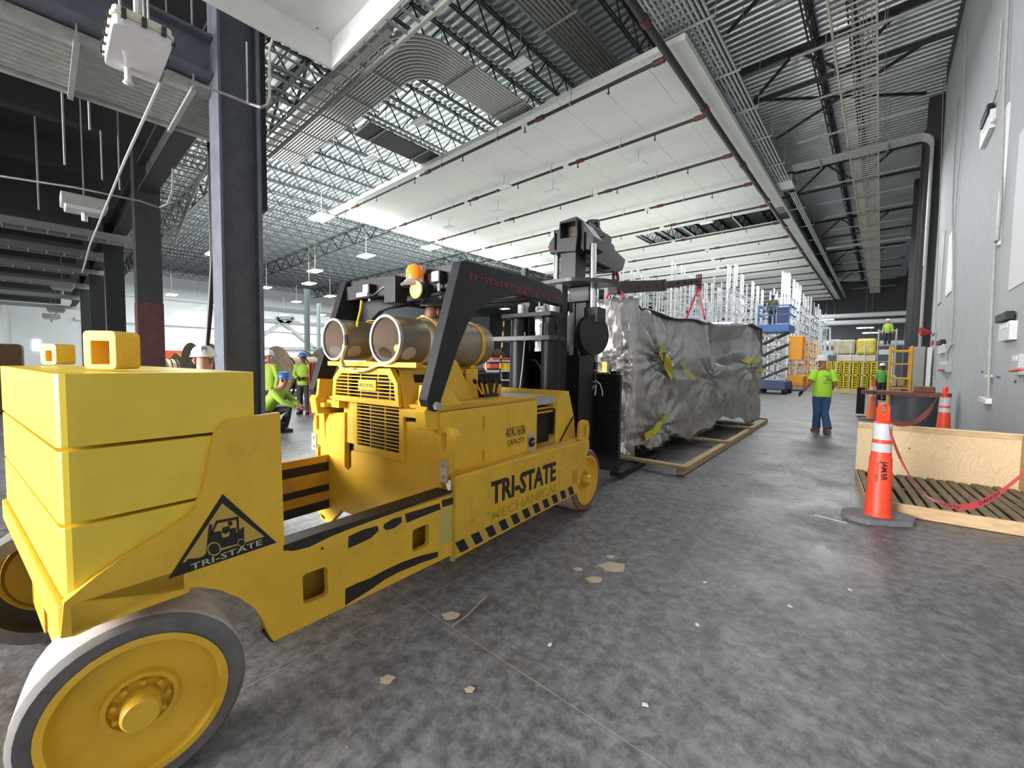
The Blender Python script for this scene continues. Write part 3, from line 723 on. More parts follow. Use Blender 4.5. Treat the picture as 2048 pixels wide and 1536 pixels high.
for (a0, z0), (a1, z1) in (((-2.36, 1.26), (-2.42, 1.53)), ((-2.42, 1.53), (-2.48, 1.56)), ((-2.48, 1.56), (-3.12, 1.56)), ((-3.12, 1.56), (-3.18, 1.53)), ((-3.18, 1.53), (-3.24, 1.26))):
    hd.add([(a0, 1.93, z0), (a1, 1.93, z1), (a1, 2.75, z1), (a0, 2.75, z0)], [(0, 1, 2, 3)])
hd.box((-3.22, 2.6, 1.2), (-2.38, 2.75, 1.54)); FP('engine_cover', hd, YEL)
b = B(); b.box((-2.40, 1.95, 1.20), (-2.12, 2.10, 1.26)); b.box((-3.5, 1.95, 1.20), (-3.22, 2.10, 1.26)); FP('bracket_shelf', b, YEL, kind='stuff')
b = B(); b.box((-3.52, 1.9, 1.20), (-3.36, 2.05, 1.235)); FP('step_plate', b, YEL)
# --- side hood "40K/60k" and front fender
NH = -2.05
hood = rnd([(2.0, .797), (3.20, .797), (3.20, 1.262), (1.98, 1.256)], .04)
b = B(); b.plate(sideP(NH), hood, (), .03); sh = FP('side_hood', b, YEL, bevel=.004)
b = B(); b.plate(sideM(NH), hood, (), .03); FP('side_hood', b, YEL)
b = B(); b.box((-3.5, 1.97, 1.262), (NH+.004, 3.16, 1.292)); FP('hood_top', b, YDK, bevel=.006)
FP('lettering', text_mesh('t', '40K/60k', None, lambda u, v: V(NH+.003, 2.72+u, .975+v), 0, 0, .085, .30, -.002), INK, sh)
FP('lettering', text_mesh('t', 'CAPACITY', None, lambda u, v: V(NH+.003, 2.75+u, .905+v), 0, 0, .047, .25, .0), INK, sh)
pk = tn(1062, 884, NH); b = B(); b.plate(sideP(NH+.006), rnd([(pk.y-.055, pk.z-.085), (pk.y+.055, pk.z-.085), (pk.y+.055, pk.z+.085), (pk.y-.055, pk.z+.085)], .015), (), .006); dl = FP('latch_plate', b, STL, sh)
b = B(); b.disc((NH+.006, pk.y, pk.z), (1, 0, 0), 0.0, .042, .012, 20); FP('latch_bowl', b, DARK, dl)
b = B(); b.bar((NH+.02, pk.y-.025, pk.z), (NH+.02, pk.y+.03, pk.z+.012), .02, .012); FP('latch_handle', b, STL, dl)
for x, y, hh in ((969, 844, .055), (968, 910, .045)):
    p = tn(x, y, NH); b = B(); b.tube([(NH+.012, p.y, p.z-hh), (NH+.012, p.y, p.z+hh)], .014, 8); FP('hinge', b, YEL, sh)
# front fender
ff = [(3.60, .80), (3.62, 1.21), (3.66, 1.245), (3.80, 1.31), (3.86, 1.31), (3.99, 1.02), (4.03, .80)]
b = B(); b.plate(sideP(-2.085), ff, (), .02); fn = FP('front_fender', b, YEL, bevel=.003)
b = B(); b.plate(sideM(-2.085), ff, (), .02); FP('front_fender', b, YEL)
if True:
    b = B(); b.add([(-2.09, 3.60, 1.20), (-2.09, 3.66, 1.245), (-2.09, 3.81, 1.315), (-2.09, 3.87, 1.31), (-3.5, 3.60, 1.20), (-3.5, 3.66, 1.245), (-3.5, 3.81, 1.315), (-3.5, 3.87, 1.31)], [(0, 1, 5, 4), (1, 2, 6, 5), (2, 3, 7, 6)])
    b.box((-3.5, 3.58, 1.15), (-2.09, 3.60, 1.20)); FP('cowl', b, YEL)
b = B(); b.plate(lambda u, v, w: V(-2.12-1.35*w, u, v), [(2.75, 1.30), (3.60, 1.28), (3.60, 1.23), (2.75, 1.25)], (), .02); FP('floor_plate', b, YDK)
b = B(); b.box((-3.45, 2.78, 1.20), (-2.10, 3.60, 1.275)); FP('operator_floor', b, STM)
b = B(); b.box((-3.5, 3.10, .802), (-2.20, 3.66, 1.24)); FP('bay_shade_block', b, DARK)  # added dark block: shade of the opening is put into its colour
for z in (1.16, 1.12): b = B(); b.tube([(-2.14, 3.2, z), (-2.14, 3.62, z)], .012, 6); FP('hose_pair', b, YDK)
b = B(); b.bar((-2.075, 3.68, .81), (-2.075, 3.95, 1.03), .012, .012); FP('fender_stay', b, GRS)
for f in (lambda p: V(*p), mir):
    L_ = rnd([(3.86, .79), (4.06, .76), (4.10, .88), (4.07, .99), (3.97, 1.01), (3.88, .99)], .05)
    b = B(); b.plate(lambda u, v, w: f((-1.95-w, u, v)), L_, [slot(3.99, .885, .055, .13)], .035); FP('lifting_lug', b, YEL, bevel=.004)
b = B(); b.plate(sideP(-2.32), rnd([(2.0, 1.29), (2.62, 1.29), (2.56, 1.40), (2.43, 1.60), (2.33, 1.66), (2.15, 1.45)], .02), (), .012); FP('seat_shroud', b, YEL)
b = B(); b.tube([(-2.2, 2.02, 1.40), (-2.2, 2.06, 1.31), (-2.16, 2.12, 1.30), (-2.10, 2.22, 1.30)], .012, 6); FP('grab_rail', b, YEL)
# levers
for k, (x, y, x2, y2) in enumerate(((950, 763, 964, 788), (961, 761, 968, 788), (972, 763, 976, 787), (990, 762, 987, 785), (1000, 764, 995, 786))):
    p = tn(x2, y2, -2.28); q = tn(x, y, -2.26); 
    b = B(); b.tube([p, q], .009, 6); lv = FP('control_lever', b, YEL); b = B(); b.lathe([(0, -.02), (.016, -.015), (.019, 0), (.012, .02), (0, .024)], q, (q-p), 10); FP('lever_knob', b, BLK, lv)
b = B(); b.box((-2.62, 2.78, 1.28), (-2.34, 2.98, 1.42)); FP('control_box', b, GRS)
b = B(); b.box((-2.45, 2.99, 1.28), (-2.33, 3.02, 1.43)); FP('control_plate', b, YDK)
b = B(); b.box((-3.0, 2.3, 1.28), (-2.5, 2.75, 1.42)); b.box((-3.0, 2.26, 1.42), (-2.5, 2.36, 1.75)); FP('seat', b, BLK, bevel=.03, kind='stuff')
b = B(); b.box((-2.95, 3.05, 1.28), (-2.70, 3.25, 1.52)); FP('dash_box', b, BLK, bevel=.01)
# --- overhead guard
NA = -2.05
arm = q_side([(854, 800), (922, 522), (932, 520), (1050, 551), (1121, 579), (1128, 592), (1128, 612), (1100, 605), (1040, 590), (990, 598), (957, 620), (937, 646), (919, 690), (883, 800), (882, 815), (872, 824), (860, 820)], NA)
b = B(); b.plate(sideP(NA), arm, (), .085); ga = FP('guard_arm', b, BLK, bevel=.006)
b = B(); b.plate(sideM(NA), arm, (), .085); FP('guard_arm', b, BLK, bevel=.006)
pa = tn(936, 552, NA); pb = tn(1115, 597, NA); da = V(0, pb.y-pa.y, pb.z-pa.z)
def farm(u, v): d = da.normalized(); return V(NA+.003, pa.y, pa.z)+d*u+V(0, -d.z, d.y)*(v-.02)
FP('lettering', text_mesh('t', 'tristaterigging.com', None, farm, 0, 0, .062, da.length, .004), INKR, ga)
for f in (lambda p: V(*p), mir):
    p = tn(871, 812, NA); b = B(); b.tube([f((NA-.09, p.y, p.z)), f((NA+.03, p.y, p.z))], .03, 6); FP('pivot_bolt', b, STM)
# roof plates between arms
b = B(); b.box((-3.48, 2.22, 2.24), (-2.12, 2.30, 2.31)); FP('guard_crossbar', b, BLK)
b = B(); b.box((-3.48, 2.18, 2.14), (-2.12, 2.22, 2.26)); FP('lamp_rail', b, BLK)
for s_ in (2.75, 2.98, 3.22, 3.42): b = B(); b.box((-3.48, s_-.05, 2.20), (-2.12, s_+.05, 2.24)); FP('guard_slat', b, BLK)
fgl = [(-3.5, 1.60), (-3.40, 1.84), (-3.22, 2.02), (-2.95, 2.08), (-2.65, 2.08), (-2.38, 2.02), (-2.2, 1.84), (-2.13, 1.60), (-2.13, 2.25), (-3.47, 2.25)]
b = B(); b.plate(rearP(2.30), [(-3.47, 1.75), (-3.36, 1.92), (-3.15, 2.04), (-2.8, 2.10), (-2.12, 2.14), (-2.12, 2.25), (-3.47, 2.25)], (), .05); FP('guard_web', b, BLK)
# lamps and beacon
p = ts(834, 564, 2.14)
b = B(); b.lathe([(.095, -.02), (.11, -.005), (.085, .012), (.07, .03)], (p.x, 2.12, p.z-.02), (0, 0, 1), 20); bc = FP('beacon_base', b, STL)
b = B(); b.lathe([(.066, .01), (.064, .085), (.05, .115), (.03, .122), (0, .124)], (p.x, 2.12, p.z-.0), (0, 0, 1), 20); FP('beacon_lens', b, AMB, bc)
for x, y in ((733, 578), (872, 553)):
    p = ts(x, y, 2.12); b = B(); b.cbox((p.x, 2.15, p.z), (.085, .07, .085)); wl_ = FP('work_lamp', b, BLK, bevel=.006)
    b = B(); b.cbox((p.x, 2.112, p.z), (.068, .008, .068)); FP('lamp_glass', b, LENS, wl_)
    b = B(); b.tube([(p.x, 2.15, p.z-.04), (p.x, 2.15, p.z-.10)], .012, 6); FP('lamp_stem', b, STL, wl_)
p = ts(840, 581, 2.10); b = B(); b.tube([(p.x, 2.07, p.z), (p.x, 2.16, p.z)], .062, 18); yl = FP('spot_lamp', b, BLK)
b = B(); b.disc((p.x, 2.07, p.z), (0, -1, 0), .045, .064, .012, 18); FP('lamp_ring', b, YEL, yl)
b = B(); b.disc((p.x, 2.068, p.z), (0, -1, 0), 0, .046, .006, 18); FP('lamp_glass', b, YLAMP, yl)
p = ts(725, 591, 2.12); b = B(); b.cbox((p.x, 2.14, p.z), (.20, .05, .055)); bl = FP('bar_lamp', b, BLK, bevel=.02)
b = B(); b.cbox((p.x+.005, 2.112, p.z+.006), (.15, .008, .035)); FP('lamp_glass', b, LENS, bl)
p = ts(791, 581, 2.12); b = B(); b.cbox((p.x, 2.12, p.z), (.14, .12, .21)); FP('relay_box', b, BLK, bevel=.008)
p = ts(765, 575, 2.12); b = B(); b.tube([(p.x-.2, 2.12, p.z-.03), (p.x-.1, 2.10, p.z-.06), (p.x, 2.10, p.z-.02), (p.x+.1, 2.12, p.z+.03)], .009, 6); FP('lamp_cable', b, HOSB)
pts = [ts(723, 602, 2.1), ts(721, 620, 2.05), ts(716, 640, 1.95), ts(714, 652, 1.9)]
b = B(); b.tube(pts, .010, 6); FP('yellow_cable', b, YEL)
# --- gas cylinders lying on the engine cover
for k, x0 in enumerate((0, 1)):
    cx = (-2.83+.02, -2.42)[k]; 
    p = ts((669, 772)[k], (679, 679)[k], 1.88); cx = p.x; cz = p.z; r_ = .178 if k == 0 else .186
    s0 = 1.88
    b = B(); b.lathe([(r_*.88, 0), (r_*.9, -.006), (r_*.93, 0), (r_*.93, .27), (r_*.86, .27), (r_*.86, .02)], (cx, s0, cz), (0, 1, 0), 32, False)
    cy = FP('cylinder_collar', b, ALU)
    b = B(); b.lathe([(r_*.852, .004), (r_*.852, .265)], (cx, s0, cz), (0, 1, 0), 32); FP('collar_inside', b, ALI, cy)
    b = B(); b.lathe([(r_*.86, -.004), (r_*.86, -.014), (r_*.95, -.014), (r_*.955, .012), (r_*.93, .012)], (cx, s0, cz), (0, 1, 0), 32); FP('collar_rim', b, STL, cy)
    b = B(); b.lathe([(0, .26), (r_*.5, .27), (r_*.85, .31), (r_*1.0, .37), (r_*1.02, .42), (r_*1.02, .95), (r_*.9, 1.03), (r_*.5, 1.08), (0, 1.09)], (cx, s0, cz), (0, 1, 0), 32); FP('gas_cylinder', b, ALU)
    for so in (.36, .86):
        b = B(); b.lathe([(r_*1.03, -.022), (r_*1.05, -.022), (r_*1.05, .022), (r_*1.03, .022)], (cx, s0+so, cz), (0, 1, 0), 32, True); FP('tank_strap', b, YEL)
        b = B(); b.box((cx-.07, s0+so-.03, cz-r_*1.3), (cx+.07, s0+so+.03, cz-r_*.98)); FP('tank_saddle', b, YEL)
    b = B(); b.tube([(cx+.05, s0+.05, cz-.06), (cx+.05, s0+.2, cz-.06)], .026, 10); FP('tank_valve', b, YEL, cy)
    b = B(); b.plate(lambda u, v, w: V(cx+math.cos(v)*(r_*.935+w), s0+u, cz+math.sin(v)*(r_*.935+w)), [(.09+.06*math.cos(t*PI/6), -.62+.33*math.sin(t*PI/6)) for t in range(12)], (), .002); FP('collar_window', b, ALI, cy, label='pale hand hole opening in the collar')
    b = B(); b.plate(lambda u, v, w: V(cx+math.cos(v)*(r_*.855-w), s0+u, cz+math.sin(v)*(r_*.855-w)), [(.09+.06*math.cos(t*PI/6), -2.5+.33*math.sin(t*PI/6)) for t in range(12)], (), .002); FP('collar_window', b, ALU if k else WALW, cy)
b = B(); b.box((-3.3, 1.9, 1.555), (-2.2, 1.96, 1.59)); FP('tank_rack', b, YEL)
b = B(); b.tube([ts(692, 690, 1.68), ts(687, 705, 1.72), ts(684, 722, 1.78), ts(690, 735, 1.84), ts(708, 743, 1.86), ts(730, 741, 1.86), ts(755, 731, 1.88), ts(780, 729, 1.92)], .012, 7); FP('fuel_hose', b, mat('beige_hose', (.50, .43, .30), .6))
b = B(); b.tube([ts(692, 670, 1.68), ts(693, 690, 1.68)], .014, 6); FP('hose_fitting', b, GRS)
# --- mast
SM = 4.3
for x in (-3.03, -2.57):
    b = B(); b.tube([(x, SM, .35), (x, SM, 2.16)], .115, 20); FP('mast_cylinder', b, MST)
    b = B(); b.tube([(x, SM, .35), (x, SM, 1.885)], .124, 20); FP('cylinder_sleeve', b, MST)
    b = B(); b.tube([(x+.02, SM, 2.18), (x+.02, SM, 2.32)], .05, 10); FP('cylinder_rod', b, STM)
b = B(); b.plate(lambda u, v, w: V(u, v, 2.145+w), rnd([(-3.20, 4.12), (-2.47, 4.12), (-2.47, 4.42), (-3.20, 4.42)], .03), (), .05); FP('cross_plate', b, BLK, bevel=.004)
b = B(); b.plate(lambda u, v, w: V(u, v, 1.865+w), rnd([(-3.36, 4.10), (-2.46, 4.10), (-2.46, 4.45), (-3.30, 4.45)], .03), (), .055); FP('cross_plate', b, mat('blue_black_paint', (.035, .037, .048), .4), bevel=.004)
for x in (-3.02, -2.55, -2.72): b = B(); b.box((x-.045, 4.42, .3), (x+.045, 4.56, 2.55)); FP('mast_rail', b, MST)
b = B(); b.box((-3.02, 4.56, .2), (-2.55, 4.70, 1.75)); FP('mast_back', b, MST)
SB = 5.1
def bs(x, y, s=SB): p = ts(x, y, s); return (p.x, p.z)
# boom tower: box column with open head
c0_ = [bs(1121, 508), bs(1152, 510)]
b = B(); l = bs(1121, 480)[0]; r_ = bs(1153, 480)[0]
b.box((l, SB, .5), (r_, SB+.30, bs(1130, 505)[1])); FP('tower_column', b, MST, bevel=.01)
b = B(); b.plate(rearP(SB-.04), [bs(1121, 506), bs(1103, 509), bs(1101, 488), bs(1117, 464), bs(1121, 458), bs(1122, 445), bs(1156, 434), bs(1158, 470), bs(1154, 504)], [[bs(1124, 449), bs(1153, 443), bs(1153, 474), bs(1124, 478)]], .34); FP('tower_head', b, MST, bevel=.008)
b = B(); b.plate(rearP(SB+.05), [bs(1154, 436), bs(1162, 440), bs(1184, 470), bs(1184, 492), bs(1178, 498), bs(1156, 496)], (), .30); FP('head_cheek', b, MST, bevel=.006)
b = B(); b.box((bs(1124, 450)[0], SB+.15, bs(1124, 479)[1]), (bs(1153, 450)[0], SB+.18, bs(1124, 447)[1])); FP('head_back', b, mat('rusty_dark', (.12, .085, .07), .8, var=.4, vscale=12))
for x in (1114, 1166):
    p = bs(x, 482); b = B(); b.cbox((p[0], SB-.06 if x < 1150 else SB+.02, p[1]), (.02, .03, .26)); FP('head_rib', b, MST, bevel=.006)
p = bs(1090, 491); q = bs(1103, 496); b = B(); b.tube([(p[0], SB+.1, p[1]), (q[0], SB+.12, q[1])], .022, 8); FP('pin_handle', b, REDS)
for x, y0, y1, r_, sb in ((1114, 509, 561, .042, SB+.06), (1186, 488, 622, .043, SB+.0)):
    p = bs(x, y0, sb); q = bs(x-1, y1, sb); b = B(); b.tube([(p[0], sb, p[1]), (q[0], sb, q[1])], r_, 14); FP('chrome_rod', b, CHR)
pl_ = [bs(1078, 565, 4.75), bs(1130, 558, 4.75)]
b = B(); zt = pl_[1][1]-.0
b.plate(lambda u, v, w: V(u, v, zt-.05+w), rnd([(pl_[0][0], 4.70), (-2.50, 4.66), (-2.18, 5.0), (-2.12, 5.35), (pl_[0][0], 5.35)], .10, 5), (), .05); FP('head_plate', b, mat('blue_black_paint', (.035, .037, .048), .4), bevel=.006)
b = B(); p = bs(1120, 583); q = bs(1156, 587); b.tube([(p[0], SB, p[1]), (q[0], SB, q[1])], .03, 10); FP('tilt_pin', b, STM)
b = B(); p = bs(1142, 576); q = bs(1180, 603); b.box((p[0], SB-.04, q[1]), (q[0], SB+.2, p[1])); FP('pin_block', b, MST, bevel=.01)
b = B(); p = bs(1128, 600); q = bs(1165, 905); b.box((p[0], SB+.02, q[1]), (q[0], SB+.35, p[1])); FP('outer_mast', b, MST, bevel=.01)
b = B(); b.box((-2.72, 4.7, .25), (-2.40, 5.1, 1.7)); FP('lower_mast', b, MST)
# boom with hook end
bz = [tn(x, y, -2.72) for x, y in ((1190, 446), (1203, 466), (1211, 480), (1224, 491), (1226, 500), (1247, 520), (1242, 541), (1232, 545), (1205, 546), (1190, 543))]
b = B(); b.plate(lambda u, v, w: V(-2.68-w, u, v), [(p.y, p.z) for p in bz], (), .26); FP('boom', b, MST, bevel=.02)
b = B(); b.box((-2.95, SB+.2, 3.05), (-2.62, bz[0].y+.4, 3.55)); FP('boom_socket', b, MST, bevel=.02)
lg_ = [tn(x, y, -2.66) for x, y in ((1176, 452), (1177, 445), (1184, 438), (1196, 438), (1200, 445), (1200, 472), (1184, 470))]
hl_ = [tn(x, y, -2.66) for x, y in ((1187, 448), (1193, 444), (1196, 448), (1195, 460), (1190, 464), (1187, 460))]
b = B(); b.plate(lambda u, v, w: V(-2.66-w, u, v), [(p.y, p.z) for p in lg_], [[(p.y, p.z) for p in hl_]], .06); FP('pad_eye', b, MST, bevel=.004)
p = tn(1192, 478, -2.6); q = tn(1210, 471, -2.5); b = B(); b.tube([p, q], .014, 6); FP('lock_pin', b, RUST)
# sheave, hoses and small pieces
p = ts(1181, 672, SB); b = B(); b.lathe([(0, 0), (.06, 0), (.06, .02), (.19, .025), (.24, .06), (.255, .06), (.255, .09), (.24, .09), (.19, .12), (.255, .15), (.255, .18), (0, .18)], (p.x-.03, SB-.1, p.z), (1, -.35, 0), 36); sv = FP('hose_sheave', b, GRS)
b = B(); b.lathe([(0, -.005), (.05, -.005), (.05, .02)], (p.x-.03, SB-.1, p.z), (1, -.35, 0), 16); FP('sheave_hub', b, MST, sv)
p = ts(1183, 630, SB-.15); b = B(); b.cbox((p.x, SB-.05, p.z), (.20, .24, .20)); FP('valve_box', b, BLK, bevel=.008)
b = B(); b.box((-2.52, 5.42, .12), (-2.15, 5.5, 1.45)); b.box((-3.45, 5.42, .12), (-3.1, 5.5, 1.45)); FP('carriage_frame', b, MST, kind='stuff')
for z in (1.38, .95, .35): b = B(); b.box((-3.5, 5.38, z), (-2.17, 5.46, z+.08)); FP('carriage_bar', b, MST)
for x in (-3.4, -2.2):
    b = B(); b.box((x-.08, 5.46, .04), (x+.08, 7.3, .10)); FP('fork', b, MST)
SF = 5.95
p = ts(1231, 742, SF); q = ts(1224, 928, SF)
b = B(); b.bar((p.x, SF, p.z), (q.x, SF, max(.03, q.z)), .10, .16, (0, 1, 0)); us = FP('carriage_upright', b, GRS)
for y0, y1, mt in ((802, 816, mat('sticker_grey', (.42, .40, .36), .6)), (820, 868, mat('sticker_tan', (.42, .36, .26), .6))):
    a = ts(1233, y0, SF-.085); c_ = ts(1231, y1, SF-.085)
    b = B(); b.bar((a.x, SF-.085, a.z), (c_.x, SF-.085, c_.z), .055, .004, (0, 1, 0)); FP('sticker', b, mt, us)
b = B(); p = ts(1165, 752, 5.6); b.cbox((p.x+.1, 5.6, p.z), (.55, .16, .12)); FP('side_shift_bar', b, GRS)
def hose(px, s, r_, m_, nm='hydraulic_hose'):
    b = B(); b.tube([ts(x, y, s) for x, y in px], r_, 7); FP(nm, b, m_)
hose([(1121, 634), (1128, 655), (1133, 700), (1137, 745), (1140, 790)], 4.75, .020, HOSE)
hose([(1105, 628), (1112, 650), (1120, 690), (1126, 740), (1130, 790)], 4.7, .018, HOSB)
hose([(1158, 690), (1158, 730), (1156, 770), (1150, 800)], 4.95, .018, HOSE)
hose([(1090, 645), (1089, 690), (1087, 740), (1086, 776)], 4.2, .011, HOSE)
hose([(1050, 664), (1049, 690), (1045, 735), (1040, 776)], 4.15, .009, STM)
hose([(1091, 611), (1094, 622), (1102, 634), (1118, 645)], 4.3, .008, HOSB)
hose([(1054, 727), (1062, 719), (1072, 722), (1081, 734), (1085, 745)], 4.5, .016, HOSE)
hose([(1112, 632), (1117, 655), (1113, 675), (1108, 690)], 4.25, .010, HOSB)
for x, y0, y1 in ((1169, 705, 735), (1180, 705, 725), (1191, 706, 724), (1194, 706, 724)): hose([(x, y0), (x-1, y1)], 5.35, .012, STL, 'hose_end')
hose([(1192, 724), (1190, 745), (1191, 770)], 5.35, .028, HOSB)
for x0, x1 in ((1190, 1183), (1192, 1191)): hose([(x0, 768), (x1, 780), (x1-1, 791)], 5.35, .012, CORDW, 'hose_tail')
hose([(1184, 765), (1192, 762), (1200, 768), (1204, 780), (1205, 792)], 5.3, .009, CORDW, 'rope_tie')
hose([(1187, 742), (1193, 740), (1197, 744)], 5.3, .007, CORDW, 'rope_tie')
b = B(); p = ts(1140, 700, 4.95); b.cbox((p.x, 4.95, p.z), (.10, .01, .14)); FP('placard', b, mat('sticker_tan', (.42, .36, .26), .6))
for y in (722, 738): b = B(); p = ts(1141, y, 4.95); b.cbox((p.x, 4.95, p.z), (.045, .01, .07)); FP('placard', b, mat('sticker_grey', (.42, .40, .36), .6))
for x, y in ((1125, 628), (1131, 630), (1137, 628)): b = B(); p = ts(x, y, 4.6); b.tube([(p.x, 4.6, p.z-.02), (p.x, 4.6, p.z+.03)], .014, 8); FP('valve_fitting', b, CHR)
b = B(); p = ts(1136, 615, 4.65); b.cbox((p.x, 4.65, p.z), (.10, .10, .12)); FP('junction_block', b, BLK, bevel=.01)
# striped whip pole
p = ts(1009, 632, 4.15); q = ts(999, 757, 4.15)
for k in range(12):
    a = p.lerp(q, k/12); c_ = p.lerp(q, (k+1)/12); b = B(); b.tube([a, c_], .011, 6); FP('marker_pole', b, YDK if k % 2 else INK)

# ================================================================== WRAPPED LOAD
LP = V(-2.88, 6.12, 0); LD = V(.42, 7.28, 0).normalized(); LN = V(LD.y, -LD.x, 0); LL, LW = 7.15, 2.4
def lw(u, w_, z): return LP+LD*u-LN*w_+V(0, 0, z)
ld = thing('wrapped_machine', 'huge machine wrapped in wrinkled silver foil sheeting hanging over a timber skid', 'machine', lw(3.5, 1.2, .1))
def fbm(x, y, z): return noise.fractal(V(x, y, z), 1.0, 2.0, 4)
PINCH = [(0.84, 1.72, .05), (1.0, 1.55, .05), (6.0, 1.55, .12), (.95, .55, .08), (3.3, 1.35, .05)]
def topz(u):
    if u < .35: return 2.66-(u/.35)*.18
    if u < 3.1: return 2.48+.03*math.sin(u*3)
    if u < 5.9: return 2.50+.24*(u-3.1)/2.8
    return 2.74-.10*max(0, u-6.1)
def botz(u): return .30+.10*math.sin(u*1.7+.6)+.05*math.sin(u*5)-.22*max(0, 1-abs(u-.6)/.8)-.18*max(0, min(1, (u-5.6)))
def sidew(u, z):
    d = .05*fbm(u*1.1, z*1.4, 3.1)+.022*abs(fbm(u*3.0+z*1.5, z*1.6-u, 8.7))+.006*abs(fbm(u*8, z*3.5, 1.7))
    # hanging folds
    d += .018*math.sin((u*5+1.5*fbm(u, z, 1.0))*2)*max(0, min(1, 1.7-z))
    for (pu, pz, dep) in PINCH:
        du, dz = u-pu, z-pz; r_ = math.hypot(du, dz)+1e-4; a = math.atan2(dz, du)
        d += -dep*math.exp(-(r_/.16)**2)+.055*math.sin(a*13+2*fbm(a*2, pu, 1))*math.exp(-r_/.6)*min(1, r_/.1)
    # sagging pocket in the upper far half
    k = max(0, min(1, (u-3.25)/.5))*max(0, min(1, (6.35-u)/.5))*max(0, min(1, (z-1.45-.12*abs(u-4.6))/.35)); k = k*k*(3-2*k)
    d -= .42*k
    # shoulder slope of the near upper half
    if z > 1.75: d -= .16*(z-1.75)*max(0, min(1, (u-.5)/.6))*(1-k)
    # overlap line
    e = z-(1.42-.05*u) if u < 3.4 else 9
    d += .03*math.exp(-(e/.05)**2)*(1 if u > 1 else 0)
    return d
def endw(w_, z):
    d = .05*fbm(w_*2.2, z*1.0, 6.3)+.03*abs(fbm(w_*5, z*1.2, 2.2))
    for (pu, pz) in ((.52, 1.55),):
        du, dz = w_-pu, z-pz; r_ = math.hypot(du, dz)+1e-4; a = math.atan2(dz, du)
        d += -.07*math.exp(-(r_/.15)**2)+.045*math.sin(a*14+3*fbm(a, 2, 1))*math.exp(-r_/.7)*min(1, r_/.1)
    d += .05*(math.sin(w_*24+1.5*z+3*fbm(w_*2, z*.6, 4)))*max(0, min(1, (z-1.5)/.5))+.015*math.sin(w_*55+z*4)
    return d
b = B(); NU, NZ = 150, 70
vs = []
for i in range(NU+1):
    u = LL*i/NU
    for j in range(NZ+1):
        z = botz(u)+(topz(u)-botz(u))*j/NZ
        f_ = max(0, min(1, min(u, LL-u)/.12)); e = 1-math.sqrt(max(0, 1-(1-f_)**2)); tp = max(0, min(1, (topz(u)-z)/.10)); e2 = 1-math.sqrt(max(0, 1-(1-tp)**2))
        d = sidew(u, z)*f_-.10*e-.08*e2
        vs.append(lw(u+(.02*fbm(u, z, 9)), -d, z))
b.add(vs, [(i*(NZ+1)+j, (i+1)*(NZ+1)+j, (i+1)*(NZ+1)+j+1, i*(NZ+1)+j+1) for i in range(NU) for j in range(NZ)], True)
for u_, sg in ((0, -1), (LL, 1)):
    vs = []; NW = 60
    for i in range(NW+1):
        w_ = LW*i/NW
        for j in range(NZ+1):
            z0 = .12+.05*math.sin(w_*6); z = z0+(topz(u_)-z0)*j/NZ
            f_ = max(0, min(1, min(w_, LW-w_)/.12)); e = 1-math.sqrt(max(0, 1-(1-f_)**2)); tp = max(0, min(1, (topz(u_)-z)/.10)); e2 = 1-math.sqrt(max(0, 1-(1-tp)**2))
            d = endw(w_, z)*f_-.10*e-.08*e2
            vs.append(lw(u_+sg*d, w_+.0, z))
    b.add(vs, [(i*(NZ+1)+j, (i+1)*(NZ+1)+j, (i+1)*(NZ+1)+j+1, i*(NZ+1)+j+1) for i in range(NW) for j in range(NZ)], True)
vs = []; NW = 30
for i in range(NU+1):
    u = LL*i/NU
    for j in range(NW+1):
        w_ = .06+(LW-.12)*j/NW
        kk = max(0, min(1, (u-3.25)/.5))*max(0, min(1, (6.35-u)/.5))
        sag = -.45*kk*max(0, 1-abs(w_-.2)/.6)+.05*fbm(u*.8, w_, 5)
        f_ = max(0, min(1, min(u, LL-u, w_, LW-w_)/.2))
        vs.append(lw(u, w_, topz(u)+sag*f_))
b.add(vs, [(i*(NW+1)+j, (i+1)*(NW+1)+j, (i+1)*(NW+1)+j+1, i*(NW+1)+j+1) for i in range(NU) for j in range(NW)], True)
part('foil_sheet', b, FOIL, ld)
b = B(); b.add([lw(u, w_, z) for u in (.35, LL-.3) for w_ in (.85, LW-.2) for z in (.16, 2.0)], [(0, 1, 3, 2), (4, 6, 7, 5), (0, 4, 5, 1), (2, 3, 7, 6), (1, 5, 7, 3), (0, 2, 6, 4)]); part('machine_body', b, DARK, ld)
# clear film over the lower half
b = B(); vs = []
NU2, NZ2 = 70, 30
for i in range(NU2+1):
    u = .05+(LL-.1)*i/NU2
    for j in range(NZ2+1):
        z = botz(u)-.04+(1.42-.02*u-botz(u))*j/NZ2
        vs.append(lw(u, -sidew(u, z)-.03-.02*abs(fbm(u*2, z*2, 4)), z))
b.add(vs, [(i*(NZ2+1)+j, (i+1)*(NZ2+1)+j, (i+1)*(NZ2+1)+j+1, i*(NZ2+1)+j+1) for i in range(NU2) for j in range(NZ2)], True)
part('clear_film', b, FILM, ld)
